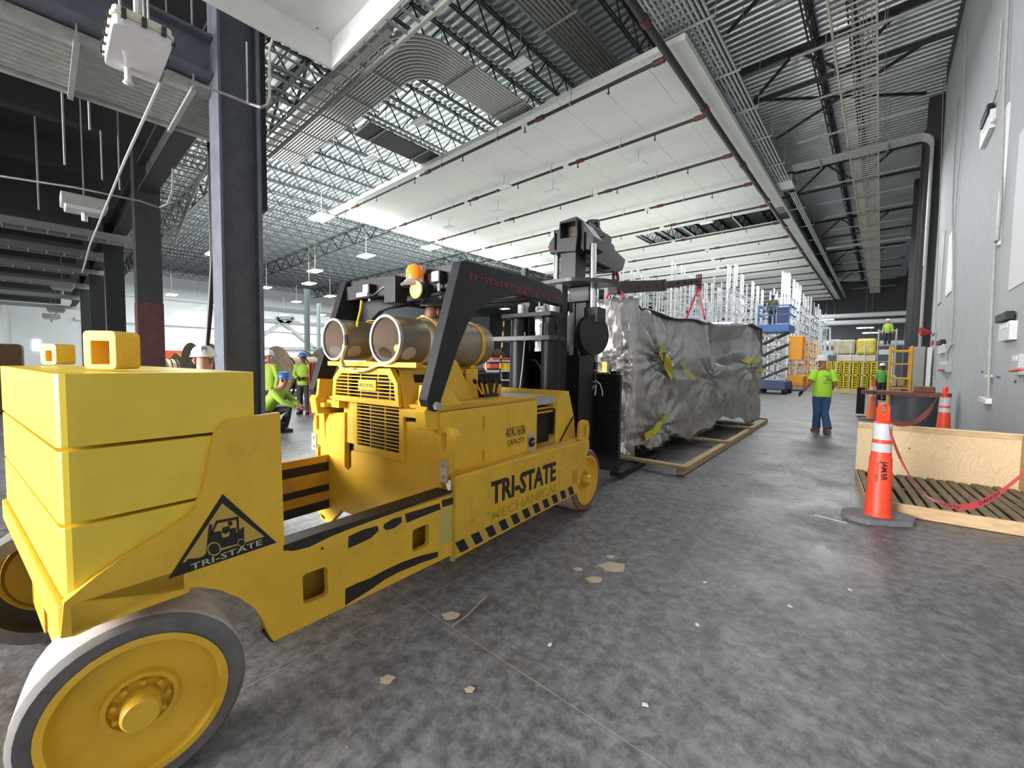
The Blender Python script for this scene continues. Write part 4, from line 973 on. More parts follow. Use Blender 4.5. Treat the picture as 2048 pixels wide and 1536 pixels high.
# tape strips
def ltape(pts, wd=.10):
    b = B(); o = []
    for k, (u, z) in enumerate(pts):
        a = Vector(pts[max(0, k-1)]); c_ = Vector(pts[min(len(pts)-1, k+1)]); d = (c_-a).normalized(); nrm = Vector((-d.y, d.x))*wd*.5
        for s_ in (-1, 1): uu, zz = u+nrm.x*s_, z+nrm.y*s_; o.append(lw(uu, -max(sidew(uu, zz), sidew(u, z))-.06, zz))
    b.add(o, [(2*k, 2*k+1, 2*k+3, 2*k+2) for k in range(len(pts)-1)]); return part('tape_strip', b, TAPE, ld)
def luv(x, y):
    n_ = LN; d = ray(x, y); q = CP+d*((LP-CP).dot(n_)/d.dot(n_)); return ((q-LP).dot(LD), q.z)
def lt(px, wd): return ltape([luv(x, y) for x, y in px], wd)
lt([(1317, 690), (1313, 712), (1311, 713)], .12); lt([(1322, 707), (1325, 728), (1336, 756)], .12); lt([(1316, 691), (1316, 705), (1312, 720)], .10)
lt([(1358, 722), (1366, 740), (1378, 758)], .06); lt([(1493, 723), (1503, 721), (1513, 718)], .13); lt([(1499, 725), (1490, 722)], .10); lt([(1508, 740), (1520, 740)], .07)
lt([(1278, 873), (1296, 863), (1310, 852), (1317, 845)], .13); lt([(1317, 838), (1324, 830)], .14)
p = tw(0, 0, 0)
b = B(); q0 = lw(-.09, .52, 1.63); b.add([q0, q0+LN*.09, q0+LN*.09-V(0, 0, .2), q0-V(0, 0, .2)], [(0, 1, 2, 3)]); part('tape_strip', b, TAPE, ld)
# skid timbers
sk = thing('timber_skid', 'long pale timber skid lying on the floor beneath the foil wrapped machine', 'skid', (-2.6, 9.5, 0))
for p, q in (((-2.10, 6.05), (-2.36, 13.5)), ((-4.9, 6.2), (-4.9, 13.5)), ((-3.6, 6.2), (-3.6, 13.4))):
    b = B(); b.bar((p[0], p[1], .06), (q[0], q[1], .06), .10, .10); part('skid_runner', b, SKID, sk, bevel=.006)
for k, (yy, x1) in enumerate(((6.0, -2.0), (8.6, -2.12), (11, -2.2), (13.2, -2.3))):
    b = B(); b.bar((-5.0, yy, .135), (x1, yy+.06, .135), .12, .045); part('skid_cross_board', b, SKID, sk, bevel=.004)
# spreader beam, slings, shackle
HX = -3.25
sb_ = thing('spreader_beam', 'dark telescopic spreader beam slung above the foil wrapped machine', 'beam', (HX, 8.2, 3.2))
pA = on_x(1243, 579, HX); pM = on_x(1322, 571, HX); pB = on_x(1397, 562, HX)
b = B(); b.bar(pA+V(0, -.3, -.02), pM, .16, .20); part('outer_tube', b, mat('dark_brown_steel', (.055, .040, .036), .6, var=.3, vscale=8), sb_, bevel=.01)
b = B(); b.bar(pM, pB, .12, .14); part('inner_tube', b, mat('dark_brown_steel', (.055, .040, .036), .6), sb_, bevel=.01)
b = B(); b.bar(pM-(pB-pM).normalized()*.05, pM+(pB-pM).normalized()*.05, .18, .22); part('collar', b, SHK, sb_)
for k in range(9):
    p = pA.lerp(pB, .12+.1*k); b = B(); b.tube([p+V(.06 if k > 4 else .078, 0, 0), p+V(.085, 0, 0)], .022, 8); part('pin_hole', b, DARK, sb_)
b = B(); b.cbox(pB+V(0, .02, -.02), (.10, .12, .34)); part('end_lug', b, SHK, sb_)
shp = on_x(1231, 545, HX); shq = on_x(1231, 566, HX); r_ = (shp.z-shq.z)*.52; cz = (shp+shq)*.5
b = B(); ctr = [(cz+V(0, math.sin(R(a))*r_*.85, -math.cos(R(a))*r_)) for a in range(-160, 161, 20)]; b.tube(ctr, .028, 8)
sh_ = solo('bow_shackle', b, SHK, 'dark red bow shackle hanging from tip of the black forklift boom', 'shackle')
def sling(nm, p, q, lab, wd=.10):
    b = B(); b.bar(p, q, wd, .03, (1, .2, 0)); return solo(nm, b, REDS, lab, 'sling', 'red lifting slings')
s0_ = shq+V(0, 0, .02)
sling('lifting_sling', s0_, on_x(1207, 606, HX-.35), 'red lifting sling slanting left from the bow shackle beside the mast', .12)
sling('lifting_sling', s0_, on_x(1252, 603, HX+.15), 'red lifting sling slanting right from bow shackle toward the spreader beam', .09)
b = B(); p = on_x(1233, 573, HX); q = on_x(1241, 600, HX+.05); b.bar(p, q, .07, .02, (1, .2, 0)); solo('sling_sleeve', b, WHT, 'white sleeve wrapped on red sling under bow shackle', 'sleeve')
pe = pB+V(0, 0, -.15)
sling('lifting_sling', pe, on_x(1374, 634, HX-.5), 'left leg of red sling hanging from far end of spreader beam', .08)
sling('lifting_sling', pe, on_x(1409, 636, HX+.45), 'right leg of red sling hanging from far end of spreader beam', .08)

# ================================================================== COLUMNS, CANOPY AND LEFT AISLE
def wcol(x, y0, y1, h, M, t=.03, wx=.42):
    b = B(); b.box((x-wx/2, y0, 0), (x+wx/2, y0+t, h)); b.box((x-wx/2, y1-t, 0), (x+wx/2, y1, h)); b.box((x-.012, y0+t, 0), (x+.012, y1-t, h)); return b
names = ['nearest grey steel column standing behind the yellow counterweight', 'second steel column of the left row with a dark red lower half', 'third dark steel column of the left row', 'fourth dark steel column of the left row', 'fifth and farthest dark column of the left row']
for k, x in enumerate((-6.4, -13.2, -19.8, -26.4, -33)):
    y0 = on_x(445, 600, -6.2).y; y1 = on_x(527, 600, -6.2).y
    c = thing('steel_column', names[k], 'column', (x, (y0+y1)/2, 0), 'left row of steel columns')
    part('column_shaft', wcol(x, y0, y1, 6.6, COLM) if k == 0 else B().box((x-.21, y0, 0), (x+.21, y1, 6.6)), COLM if k == 0 else DKST, c)
    b = B(); b.box((x-.35, y0-.1, 0), (x+.35, y1+.1, .03)); part('base_plate', b, DKST, c)
    if k == 0:
        b = B(); b.box((x-.5, y1-.02, 3.6), (x+.1, y1+.10, 7.0)); part('gusset', b, BLK, c)
    if k == 1: part('primer_sleeve', B().box((x-.22, y0-.01, 0), (x+.22, y1+.01, 2.9)), REDP, c)
YC = (on_x(445, 600, -6.2).y+on_x(527, 600, -6.2).y)/2
b = B(); 
for z0, z1, hw in ((5.45, 5.49, .16), (6.05, 6.09, .16), (5.49, 6.05, .012)): b.box((-48, YC-hw, z0), (-6.65, YC+hw, z1))
struct('trim_4', b, DKST)
b = B()
for z0, z1, hw in ((5.10, 5.14, .14), (5.55, 5.59, .14), (5.14, 5.55, .012)): b.box((-6.5-hw, -12, z0), (-6.5+hw, YC-.24, z1))
struct('trim_5', b, COLM)
for k, x in enumerate((-9.5, -12.5, -15.5)):
    b = B(); b.box((x-.15, -12, 6.3), (x+.15, 1.0, 6.8)); struct('trim_%d' % (6+k), b, mat('dark_low_ceiling', (.02, .021, .023), .8))
# white canopy overhead: open box with rims
cx0, cx1, cy0, cy1, cz0, cz1 = -4.4, -1.4, -2.5, 2.1, 4.6, 4.86
cn = thing('overhead_canopy', 'white box-like canopy hanging above the near steel column at the top edge', 'canopy', ((cx0+cx1)/2, 0, 4.86))
b = B(); b.box((cx0, cy0, cz1), (cx1, cy1, cz1+.03)); part('top_panel', b, DUCT, cn)
for a, c in (((cx0, cy0, cz0), (cx0+.03, cy1, cz1)), ((cx1-.03, cy0, cz0), (cx1, cy1, cz1)), ((cx0+.03, cy1-.03, cz0), (cx1-.03, cy1, cz1)), ((cx0+.03, cy0, cz0), (cx1-.03, cy0+.03, cz1))):
    b = B(); b.box(a, c); part('rim_panel', b, DUCT, cn)
for x in (cx0+.1, cx1-.1): 
    for y in (cy0+.2, cy1-.2): b = B(); b.tube([(x, y, cz1), (x, y, 13.5)], .012, 4); part('hanger_rod', b, STM, cn)
# enclosure box with clips and antenna
en = thing('antenna_enclosure', 'clear-lidded white enclosure box hanging at upper left with small antenna below', 'enclosure', (-4.95, .6, 4.25))
cq = [on_z(x, y, 4.2) for x, y in ((209, 120), (332, 64), (345, 85), (312, 166))]
ex = V(-.30, .0, 0); cc = on_z(275, 108, 4.17)
a_ = (on_z(345, 88, 4.2)-on_z(226, 34, 4.2)).normalized(); n_ = V(-a_.y, a_.x, 0)
def ebx(u, v, z0, z1, M, nm, bev=.02, rr=.04):
    o = rnd([(-u, -v), (u, -v), (u, v), (-u, v)], rr); b = B(); b.plate(lambda p, q, w_: cc+a_*p+n_*q+V(0, 0, z0+(z1-z0)*w_), o, (), 1); return part(nm, b, M, en, bevel=bev)
EB = mat('clear_polycarbonate', (.74, .74, .80), .12, var=.06, vscale=6)
ebx(.18, .36, -.02, .05, EB, 'lid', .03, .06); ebx(.195, .375, .05, .075, mat('beige_rim', (.72, .70, .62), .4), 'rim', .006, .06); ebx(.18, .36, .075, .12, mat('beige_rim', (.72, .70, .62), .4), 'back_box', .01, .05)
for k in range(3):
    for sg in (-1, 1):
        p = cc+a_*(-.12+.12*k)+n_*(.377*sg)+V(0, 0, .06); b = B(); b.cbox(p, (.05, .03, .06)); part('clip', b, mat('dark_clip', (.05, .045, .045), .5), en)
for k in range(5):
    for sg in (-1, 1):
        p = cc+n_*(-.28+.14*k)+a_*(.197*sg)+V(0, 0, .06); b = B(); b.cbox(p, (.025, .025, .04)); part('clip', b, mat('dark_clip', (.05, .045, .045), .5), en)
p = on_z(256, 160, 4.05); b = B(); b.tube([p+V(0, 0, .12), p, p-V(0, 0, .03), p-V(0, 0, .04)], [.024, .024, .04, .02], 10); part('antenna', b, WHT, en)
for q in (cc+a_*.12+n_*.3, cc-a_*.12-n_*.2, cc+a_*.05): b = B(); b.tube([q+V(0, 0, .2), q+V(0, 0, 2.9)], .010, 5); part('hanger_rod', b, STM, en)
b = B(); q = on_z(277, 55, 4.35); b.tube([q, q+V(0, 0, 2.8)], .03, 8); part('stem_conduit', b, STM, en)
b = B(); b.tube([on_z(330, 145, 4.2), on_z(250, 320, 4.0), on_z(180, 490, 3.6), on_z(165, 545, 3.4)], .014, 6); solo('conduit_line', b, STM, 'long thin conduit slanting down left from the hanging white enclosure', 'conduit')
b = B(); pts = [on_z(340, 150, 4.2), on_z(400, 170, 4.2), on_z(450, 188, 4.2), on_z(500, 208, 4.2)]+[on_x(x, y, -4.6) for x, y in ((522, 215), (534, 210), (539, 195), (539, 100))]
pts.append(V(-4.39, pts[-1].y, 4.76)); b.tube(pts, .013, 6); solo('conduit_line', b, STM, 'thin conduit curving up in front of the near steel column', 'conduit')
b = B(); b.tube([on_x(493, 84, -4.75), on_x(495, 207, -4.75)], .008, 5); solo('hanger_rod', b, STM, 'thin vertical rod in front of the near steel column', 'rod')
def unit(lab, x, y, z, s_, M=WHT):
    p = on_z(x, y, z); t = thing('wall_pack_box', lab, 'enclosure', p)
    b = B(); b.cbox(p, (.42*s_, .5*s_, .16*s_)); part('back_box', b, STM, t, bevel=.02); b = B(); b.cbox(p-V(0, 0, .1*s_), (.36*s_, .42*s_, .08*s_)); part('lid', b, mat('dim_white_plastic', (.6, .6, .6), .4), t, bevel=.02)
    b = B(); b.tube([p-V(0, 0, .12*s_), p-V(0, 0, .26*s_)], .035*s_, 8); part('antenna', b, mat('dim_white_plastic', (.6, .6, .6), .4), t)
    b = B(); b.tube([p, p+V(0, 0, 2.6)], .012, 4); part('hanger_rod', b, STM, t)
unit('second hanging enclosure box, above the left ladder trays', 168, 408, 4.4, 1.2)
unit('third smaller hanging enclosure box among the left ladder trays', 124, 571, 4.2, 1.2)
unit('far hanging enclosure box low over the left aisle', 112, 618, 4.2, 1.4)
unit('farthest hanging enclosure box low over left aisle', 103, 632, 4.2, 1.6)
b = B(); b.tube([on_z(0, 352, 5.0), on_z(150, 375, 5.0), on_z(280, 402, 5.0), on_z(318, 415, 5.0), on_z(335, 408, 5.0)]+[on_z(345, 380, 5.15), on_z(346, 330, 5.5)], .02, 6); solo('conduit_line', b, STM, 'conduit running under the low dark ceiling to the second column', 'conduit')
for k, (x, y0, y1) in enumerate(((78, 150, 420), (130, 150, 330), (35, 0, 150), (180, 60, 260), (240, 200, 380), (205, 190, 360))):
    p = on_y(x, y1, -.6-.1*k) if False else on_z(x, y1, 4.8+.1*k); b = B(); b.tube([p, V(p.x, p.y, 7.22)], .016, 5); solo('drop_rod', b, STM, ['longest', 'second', 'upper left', 'third', 'right', 'fourth'][k]+' grey drop rod hanging from the low dark ceiling at left', 'rod', 'drop rods')
# wire cable basket sweeping between the columns
def basket(lab, path, y0, y1, nl, nc):
    o = V(path(.5)[0], (y0+y1)/2, path(.5)[1]); t = thing('cable_basket', lab, 'cable basket', o)
    for k in range(nl):
        y = y0+(y1-y0)*k/(nl-1); b = B(); b.tube([V(path(i/24)[0], y, path(i/24)[1]) for i in range(25)], .04 if k in (0, nl-1) else .016, 5); part('long_wire', b, STM, t)
    wm = B(); wm.tube([(0, y0, 0), (0, y1, 0)], .022, 5); wm = wm.mesh('cross_wire', STM)
    for i in range(nc): x, z = path(i/(nc-1)); piece('cross_wire', wm, t, V(x, 0, z)-o)
basket('wire grid cable basket sweeping down between the first and second column', lambda t: (-9.5-8.0*t, 6.9-.1*t-2.2*max(0, t-.2)**1.7), 2.12, 3.0, 7, 34)
basket('straight wire grid basket seen right of the near column under the canopy', lambda t: (-4.2-6.2*t, 6.1), 2.2, 3.5, 5, 22)
hb = [[(395, 505), (398, 590), (405, 690), (411, 705)], [(425, 510), (420, 600), (413, 700)], [(427, 510), (432, 600), (438, 700)], [(430, 520), (440, 620), (447, 712)], [(422, 515), (424, 610), (415, 705)]]
for k, px in enumerate(hb[1:]):
    b = B(); h0 = on_x(*px[0], -9.6); b.tube([V(h0.x, h0.y, 7.2)]+[on_x(x, y, -9.6) for x, y in px], .035 if k == 0 else .022, 7); solo('hanging_cable', b, HOSB, ['thick black cable hanging left of the near column', 'thin black cable hanging just left of near column', 'rightmost black cable hanging left of the near column', 'inner black cable hanging beside the thick one'][k], 'cable', 'hanging black cables')
# teal hall columns beyond
for k, (x, y, X, w_) in enumerate(((615, 720, -26, .24), (638, 715, -34, .22), (1050, 520, -25.9, .5))):
    q = on_x(x, y, X); b = wcol(X, q.y-w_/2, q.y+w_/2, on_x(x, (585, 612, 452)[k], X).z+.2, TEAL, .03, w_); solo('hall_column', b, TEAL if k < 2 else DKST, ['pale teal column with small lamps in the bright hall, left of the gas cylinders', 'second teal column farther behind, just left of gas cylinders', 'dark column rising behind the forklift mast to the white ceiling'][k], 'column', loc=(X, q.y, 0))
# diagonal brace frame on the white wall
bf = thing('brace_frame', 'grey diagonal steel brace frame on the bright white wall behind the cable reels', 'brace', (-60, 20, 4))
for a, c in (((560, 648), (470, 705)), ((568, 648), (630, 697)), ((528, 697), (640, 697)), ((553, 636), (585, 636)), ((552, 636), (567, 648)), ((588, 636), (570, 648)), ((524, 640), (680, 652)), ((524, 616), (690, 632)), ((690, 632), (980, 660)), ((690, 648), (980, 668))):
    b = B(); b.bar(on_x(*a, -75.75), on_x(*c, -75.75), .55, .5); part('brace_member', b, mat('brace_grey', (.33, .36, .36), .6), bf)
# ================================================================== LIGHTS (high bays, troffers)
def highbay(k, x, y, z, sz, lab, pw=0):
    while on_z(x, y, z).x < -73 or on_z(x, y, z).y > 73: z -= .25
    p = on_z(x, y, z); sz *= .9; t = thing('high_bay_light', lab, 'light', p, 'lit high bay lights')
    b = B(); b.box(p+V(-sz*.55, -sz*.32, .03), p+V(sz*.55, sz*.32, .10)); part('housing', b, STM, t)
    for s_ in (-1, 1): b = B(); b.box(p+V(-sz*.5, s_*sz*.15-sz*.13, 0), p+V(sz*.5, s_*sz*.15+sz*.13, .03)); part('led_strip', b, LED, t)
    b = B(); b.tube([p+V(0, 0, .1), p+V(0, 0, 14.0-z)], .02, 4); part('cord', b, STM, t)
hbs = [(643, 437, 10, 1.6, 'large lit high bay nearest the left corner of the white ceiling'), (732, 513, 10, 1.5, 'round glaring high bay above the left guard arm'), (862, 496, 10, 1.5, 'glaring high bay just under the left edge of the white ceiling'), (630, 543, 10, 1.6, 'high bay in the hall left of the round glaring one'),
       (424, 509, 9.4, 1.2, 'bright small high bay beside the hanging black cables'), (533, 576, 9.4, 1.3, 'high bay just right of the near column'), (660, 593, 9.4, 1.6, 'high bay left of the black guard arm top'), (618, 568, 9.4, 1.6, 'oblong high bay above the teal column'), (593, 604, 9.4, 1.6, 'high bay left of the teal column head'), (568, 630, 9.4, 1.7, 'high bay over the brace frame'),
       (643, 630, 9.4, 1.7, 'high bay right of the teal column'), (610, 645, 9.4, 1.5, 'faint high bay low beside the teal column'), (665, 641, 9.4, 1.5, 'faint high bay right of second teal column'), (343, 590, 9.0, 1.8, 'oblong high bay between the first two columns'), (437, 542, 9.4, 1.6, 'oblong high bay left of the near column'), (425, 611, 9.4, 1.3, 'high bay seen between hanging black cables'), (400, 617, 9.4, 1.3, 'high bay left of hanging black cables'),
       (850, 632, 9.4, 1.6, 'high bay seen under the guard roof'), (770, 634, 9.4, 1.6, 'second high bay seen under the guard roof'), (1652, 640, 9.4, 1.8, 'lit high bay over the far right aisle racks'), (1668, 648, 9.4, 1.6, 'smaller lit high bay over far right aisle'), (1730, 656, 9.4, 1.8, 'lit high bay near the far dark wall'), (1742, 666, 9.4, 1.8, 'lower lit high bay near the far dark wall'),
       (985, 590, 9.4, 1.4, 'high bay right of the guard arm'), (1010, 618, 9.4, 1.4, 'high bay beside the striped marker pole')]
for k, h in enumerate(hbs): highbay(k, *h)
for k, (x, y) in enumerate(((1039, 130), (1007, 374), (1105, 384), (1275, 331), (995, 424), (898, 455), (1412, 446), (840, 245), (745, 318))):
    z = 10.0 if k not in (0, 7, 8) else 11.2; p = on_z(x, y, z); t = thing('troffer_light', ['unlit flat light hanging in the dark roof bay above the white ceiling', 'tilted unlit light at the second sprinkler branch', 'unlit light hanging right of the tilted one', 'unlit light in the middle of white ceiling', 'small unlit light left of the tilted one', 'small unlit light near the left corner of the white ceiling', 'unlit light at the open slot of the white ceiling', 'unlit light between roof joists beside the bent conduits', 'unlit light between roof joists left of the short dark bank'][k], 'light', p, 'unlit hanging lights')
    b = B(); b.box(p+V(-.36, -.22, 0), p+V(.36, .22, .05)); part('housing', b, WHT, t, bevel=.01)
    for s_ in (-1, 1): b = B(); b.box(p+V(-.32, s_*.10-.07, -.015), p+V(.32, s_*.10+.07, 0)); part('diffuser', b, mat('unlit_diffuser', (.85, .86, .88), .4), t)
    b = B(); b.tube([p+V(0, 0, .06), p+V(.04, 0, .5), p+V(-.02, 0, 10.605-z if z < 10.5 else 13.92-z)], .012, 4); part('cord', b, STM, t)

# ================================================================== RIGHT WALL FITTINGS
def wx(x, y, d=0.0): return on_x(x, y, XW-d)
def wbox(b, x0, y0, x1, y1, d0, d1):
    xm, ym = (x0+x1)/2, (y0+y1)/2; p = V(0, wx(x0, ym).y, wx(xm, y0).z); q = V(0, wx(x1, ym).y, wx(xm, y1).z); return b.box((XW-d1, min(p.y, q.y), min(p.z, q.z)), (XW-d0, max(p.y, q.y), max(p.z, q.z)))
def wcond(px, r_, lab, d=.05):
    b = B(); b.tube([wx(x, y, d) for x, y in px], r_, 8); solo('wall_conduit', b, STM, lab, 'conduit')
wcond([(2017, 0), (2010, 150), (2001, 412), (1995, 480), (1990, 486), (1985, 595), (1978, 746), (1977, 795)], .022, 'long vertical conduit on the grey wall ending in an outlet box')
wcond([(2004, 40), (1994, 180), (1987, 205)], .018, 'short upper conduit above the upper wall camera')
wcond([(1914, 200), (1905, 420), (1907, 600), (1903, 690), (1896, 705), (1894, 722)], .020, 'conduit bending down into the grey switch box')
wcond([(1932, 55), (1925, 250), (1911, 420), (1905, 560)], .016, 'thin conduit on wall left of the white tape strip')
wcond([(1888, 130), (1880, 400), (1872, 600), (1869, 760)], .016, 'leftmost thin conduit on the grey wall')
for lab, x0, y0, x1, y1 in (('long white cable duct strip on the upper grey wall', 2005, 232, 2011, 482), ('white paper strip taped on the grey wall', 1897, 470, 1907, 584), ('dark edged narrow strip on the grey wall', 1881, 478, 1887, 603)):
    b = B(); wbox(b, x0, y0, x1, y1, 0, .03); solo('wall_strip', b, WHT if 'white' in lab else STM, lab, 'strip')
def wallbox(lab, x0, y0, x1, y1, d, M, cam_=None):
    b = B(); wbox(b, x0, y0, x1, y1, 0, d); p = wx((x0+x1)/2, (y0+y1)/2); t = thing('wall_box', lab, 'box', p); part('housing', b, M, t, bevel=.004)
    b = B(); wbox(b, x0+(x1-x0)*.25, y0+(y1-y0)*.1, x1-(x1-x0)*.15, y0+(y1-y0)*.32, d, d+.006); part('label_plate', b, WHT, t)
    if cam_:
        b = B(); wbox(b, *cam_, .02, .12); part('camera_head', b, BLK, t, bevel=.01); x_ = (cam_[0]+cam_[2])/2; b = B(); b.tube([wx(x_, cam_[3], .06), wx(x_, y0+2, .06)], .03, 6); part('neck', b, WHT, t)
    return t
GB = mat('grey_enclosure', (.45, .46, .48), .5)
wallbox('white box with dark camera on top, right of the long conduit', 2012, 645, 2035, 681, .08, mat('pale_enclosure', (.62, .63, .67), .5), (2012, 626, 2034, 642))
wallbox('small white box with dark camera beside the red horn', 1882, 690, 1892, 707, .07, mat('pale_enclosure', (.62, .63, .67), .5), (1882, 681, 1892, 689))
wallbox('white box under dark camera high on the grey wall', 1972, 242, 1990, 273, .08, WHT, (1978, 222, 1991, 238))
t = wallbox('grey switch box with red handle below the bent conduit', 1884, 722, 1904, 744, .08, GB)
b = B(); p = wx(1884, 740, .14); b.bar(p, wx(1878, 741, .14), .05, .05); part('switch_handle', b, REDS, t)
t = wallbox('grey switch box with orange handle at the right edge', 2037, 708, 2052, 750, .07, GB)
b = B(); b.bar(wx(2046, 738, .16), wx(2023, 742, .16), .06, .03); part('switch_handle', b, OBAR, t, bevel=.006)
wallbox('small outlet box at the foot of the long conduit', 1969, 795, 1984, 806, .08, WHT)
t = thing('fire_horn', 'red horn speaker on the corner of the grey wall', 'horn', wx(1865, 665))
p = wx(1862, 665, .12); b = B(); b.lathe([(0, 0), (.05, .0), (.17, -.30), (.18, -.30), (.18, -.32), (0, -.26)], p, (1, .2, -.1), 18); part('horn_bell', b, mat('red_horn', (.45, .03, .03), .45), t)
b = B(); b.tube([p, wx(1866, 672, .1), wx(1869, 666, .0)], .02, 6); part('horn_bracket', b, BLK, t)
b = B(); wbox(b, 1864, 682, 1868, 688, 0, .05); solo('pull_station', b, REDS, 'tiny red pull station below the red horn', 'alarm')
for lab, x0, y0, x1, y1 in (('blue mark right of the long conduit', 1993, 752, 2001, 757), ('small blue mark left of the long conduit', 1963, 741, 1967, 746), ('small grey mark at lower right of the wall', 2029, 760, 2033, 766)):
    b = B(); wbox(b, x0, y0, x1, y1, 0, .004); solo('tape_mark', b, BLUE if 'blue' in lab else DKST, lab, 'tape')
b = B(); wbox(b, 2031, 246, 2080, 560, .0, .012); solo('white_wall_patch', b, mat('light_wall_paint', (.62, .62, .65), .7), 'paler painted rectangle at the right edge of the grey wall', 'patch')
for lab, x0, y in (('white strap on the long conduit', 1977, 752), ('white strap on the bent conduit', 1903, 687)):
    b = B(); p = wx(x0, y, .04); b.cbox(p, (.07, .22, .04)); solo('conduit_strap', b, WHT, lab, 'strap')
# conduits crossing the aisle and coming down the wall edge
lines = []
yx = on_z(1650, 318, 11.3).y
for k in range(6):
    y = yx+.13*k
    lines.append([(-3.7, y, 11.35), (.75-.0*k, y, 11.35)]+[(.75+.45*math.sin(R(a)), y, 11.35-.45+.45*math.cos(R(a))) for a in (20, 45, 70, 90)]+[(1.2, y, 2.2 if k < 3 else 6)])
conduit_rack('conduit_rack', 'bundle of conduits crossing the right aisle roof and turning down at the wall edge', (0, yx, 11), lines, .05, [((x, yx-.1, 11.27), (x, yx+.8, 11.27)) for x in (-2.6, -.2)], STM)
yx2 = yx+14
conduit_rack('conduit_rack', 'second bundle of conduits crossing the right aisle farther back', (0, yx2, 10.4), [[(-3.4, yx2+.13*k, 10.3), (1.0, yx2+.13*k, 10.3)]+[(1.0+.35*math.sin(R(a)), yx2+.13*k, 9.95+.35*math.cos(R(a))) for a in (30, 60, 90)]+[(1.35, yx2+.13*k, 1)] for k in range(2)], .07, [], STM)
for k, (x, y) in enumerate(((1812, 25.6), (1834, 29), (1797, 36))):
    X = 1.3; b = wcol(X, y, y+.5, 13.2, DKST, .04, .5); solo('aisle_column', b, DKST, ['nearest dark column past the end of the grey wall', 'second dark column past the end of the grey wall', 'third dark column past the end of grey wall'][k], 'column', 'columns past the grey wall', loc=(X, y, 0))

# ================================================================== CRATE, DELINEATORS, TAPE
cr_ = thing('pallet_crate', 'open plywood crate on a slatted pallet beside the grey wall', 'crate', (.7, 7.4, 0))
G0 = on_z(1732, 1018, 0.02); G1 = on_z(2075, 1068, 0.02)          # front edge line on the floor
PZ = .15
K0 = on_z(1727, 935, PZ+.02); 
fx = (on_z(2048, 1062, .02)-on_z(1815, 1024, .02)).normalized(); fx.z = 0; fx.normalize()
bx_ = V(-fx.y, fx.x, 0)
o_ = on_z(1733, 1016, .02); o_.z = 0
DP = (K0-o_).dot(bx_); WD = (on_z(2026, 961, PZ)-K0).dot(fx)
def cf_(u, v, z): return o_+fx*u+bx_*v+V(0, 0, z)
def cbox_(b, u0, v0, z0, u1, v1, z1):
    vs = [cf_(u, v, z) for z in (z0, z1) for u, v in ((u0, v0), (u1, v0), (u1, v1), (u0, v1))]
    return b.add(vs, [(0, 3, 2, 1), (4, 5, 6, 7), (0, 1, 5, 4), (1, 2, 6, 5), (2, 3, 7, 6), (3, 0, 4, 7)])
for k in range(3): b = B(); v = .0+k*(DP-.06)/2; cbox_(b, 0, v, 0, WD, v+.06, .115); part('pallet_stringer', b, WOOD, cr_, bevel=.004)
b = B(); cbox_(b, .18, -.035, .005, WD, -.003, .135); part('front_batten', b, PINE, cr_, bevel=.004)
b = B(); cbox_(b, -.012, 0, .0, -.002, DP, .14); part('side_batten', b, PINE, cr_, bevel=.002)
ns_ = 15
for k in range(ns_):
    u = .01+k*(WD-.02)/ns_; w_ = (WD-.02)/ns_*(.66+.05*math.sin(k*2.3)); skew = .012*math.sin(k*1.9)
    b = B(); vs = [cf_(u+a+(skew if v > 1 else 0), v, z) for z in (.117, .137+.004*math.sin(k*3)) for a, v in ((0, .0), (w_, .0), (w_, DP-.02), (0, DP-.02))]
    b.add(vs, [(0, 3, 2, 1), (4, 5, 6, 7), (0, 1, 5, 4), (1, 2, 6, 5), (2, 3, 7, 6), (3, 0, 4, 7)]); part('deck_slat', b, WOOD, cr_, bevel=.003)
bh = .80
b = B(); cbox_(b, -.01, DP, .10, WD+.02, DP+.02, bh); part('back_panel', b, PLY, cr_)
b = B(); cbox_(b, -.01, DP-.03, bh-.06, WD-.02, DP-.002, bh); part('top_batten', b, PINE, cr_, bevel=.003)
b = B(); cbox_(b, -.01, DP-.004, bh, WD+.02, DP+.05, bh+.012); part('top_cap', b, PLY, cr_)
b = B(); cbox_(b, WD+.0, -.05, .14, WD+.02, DP, bh); part('end_panel', b, mat('osb_brown', (.50, .32, .15), .7, var=.25, vscale=12), cr_)
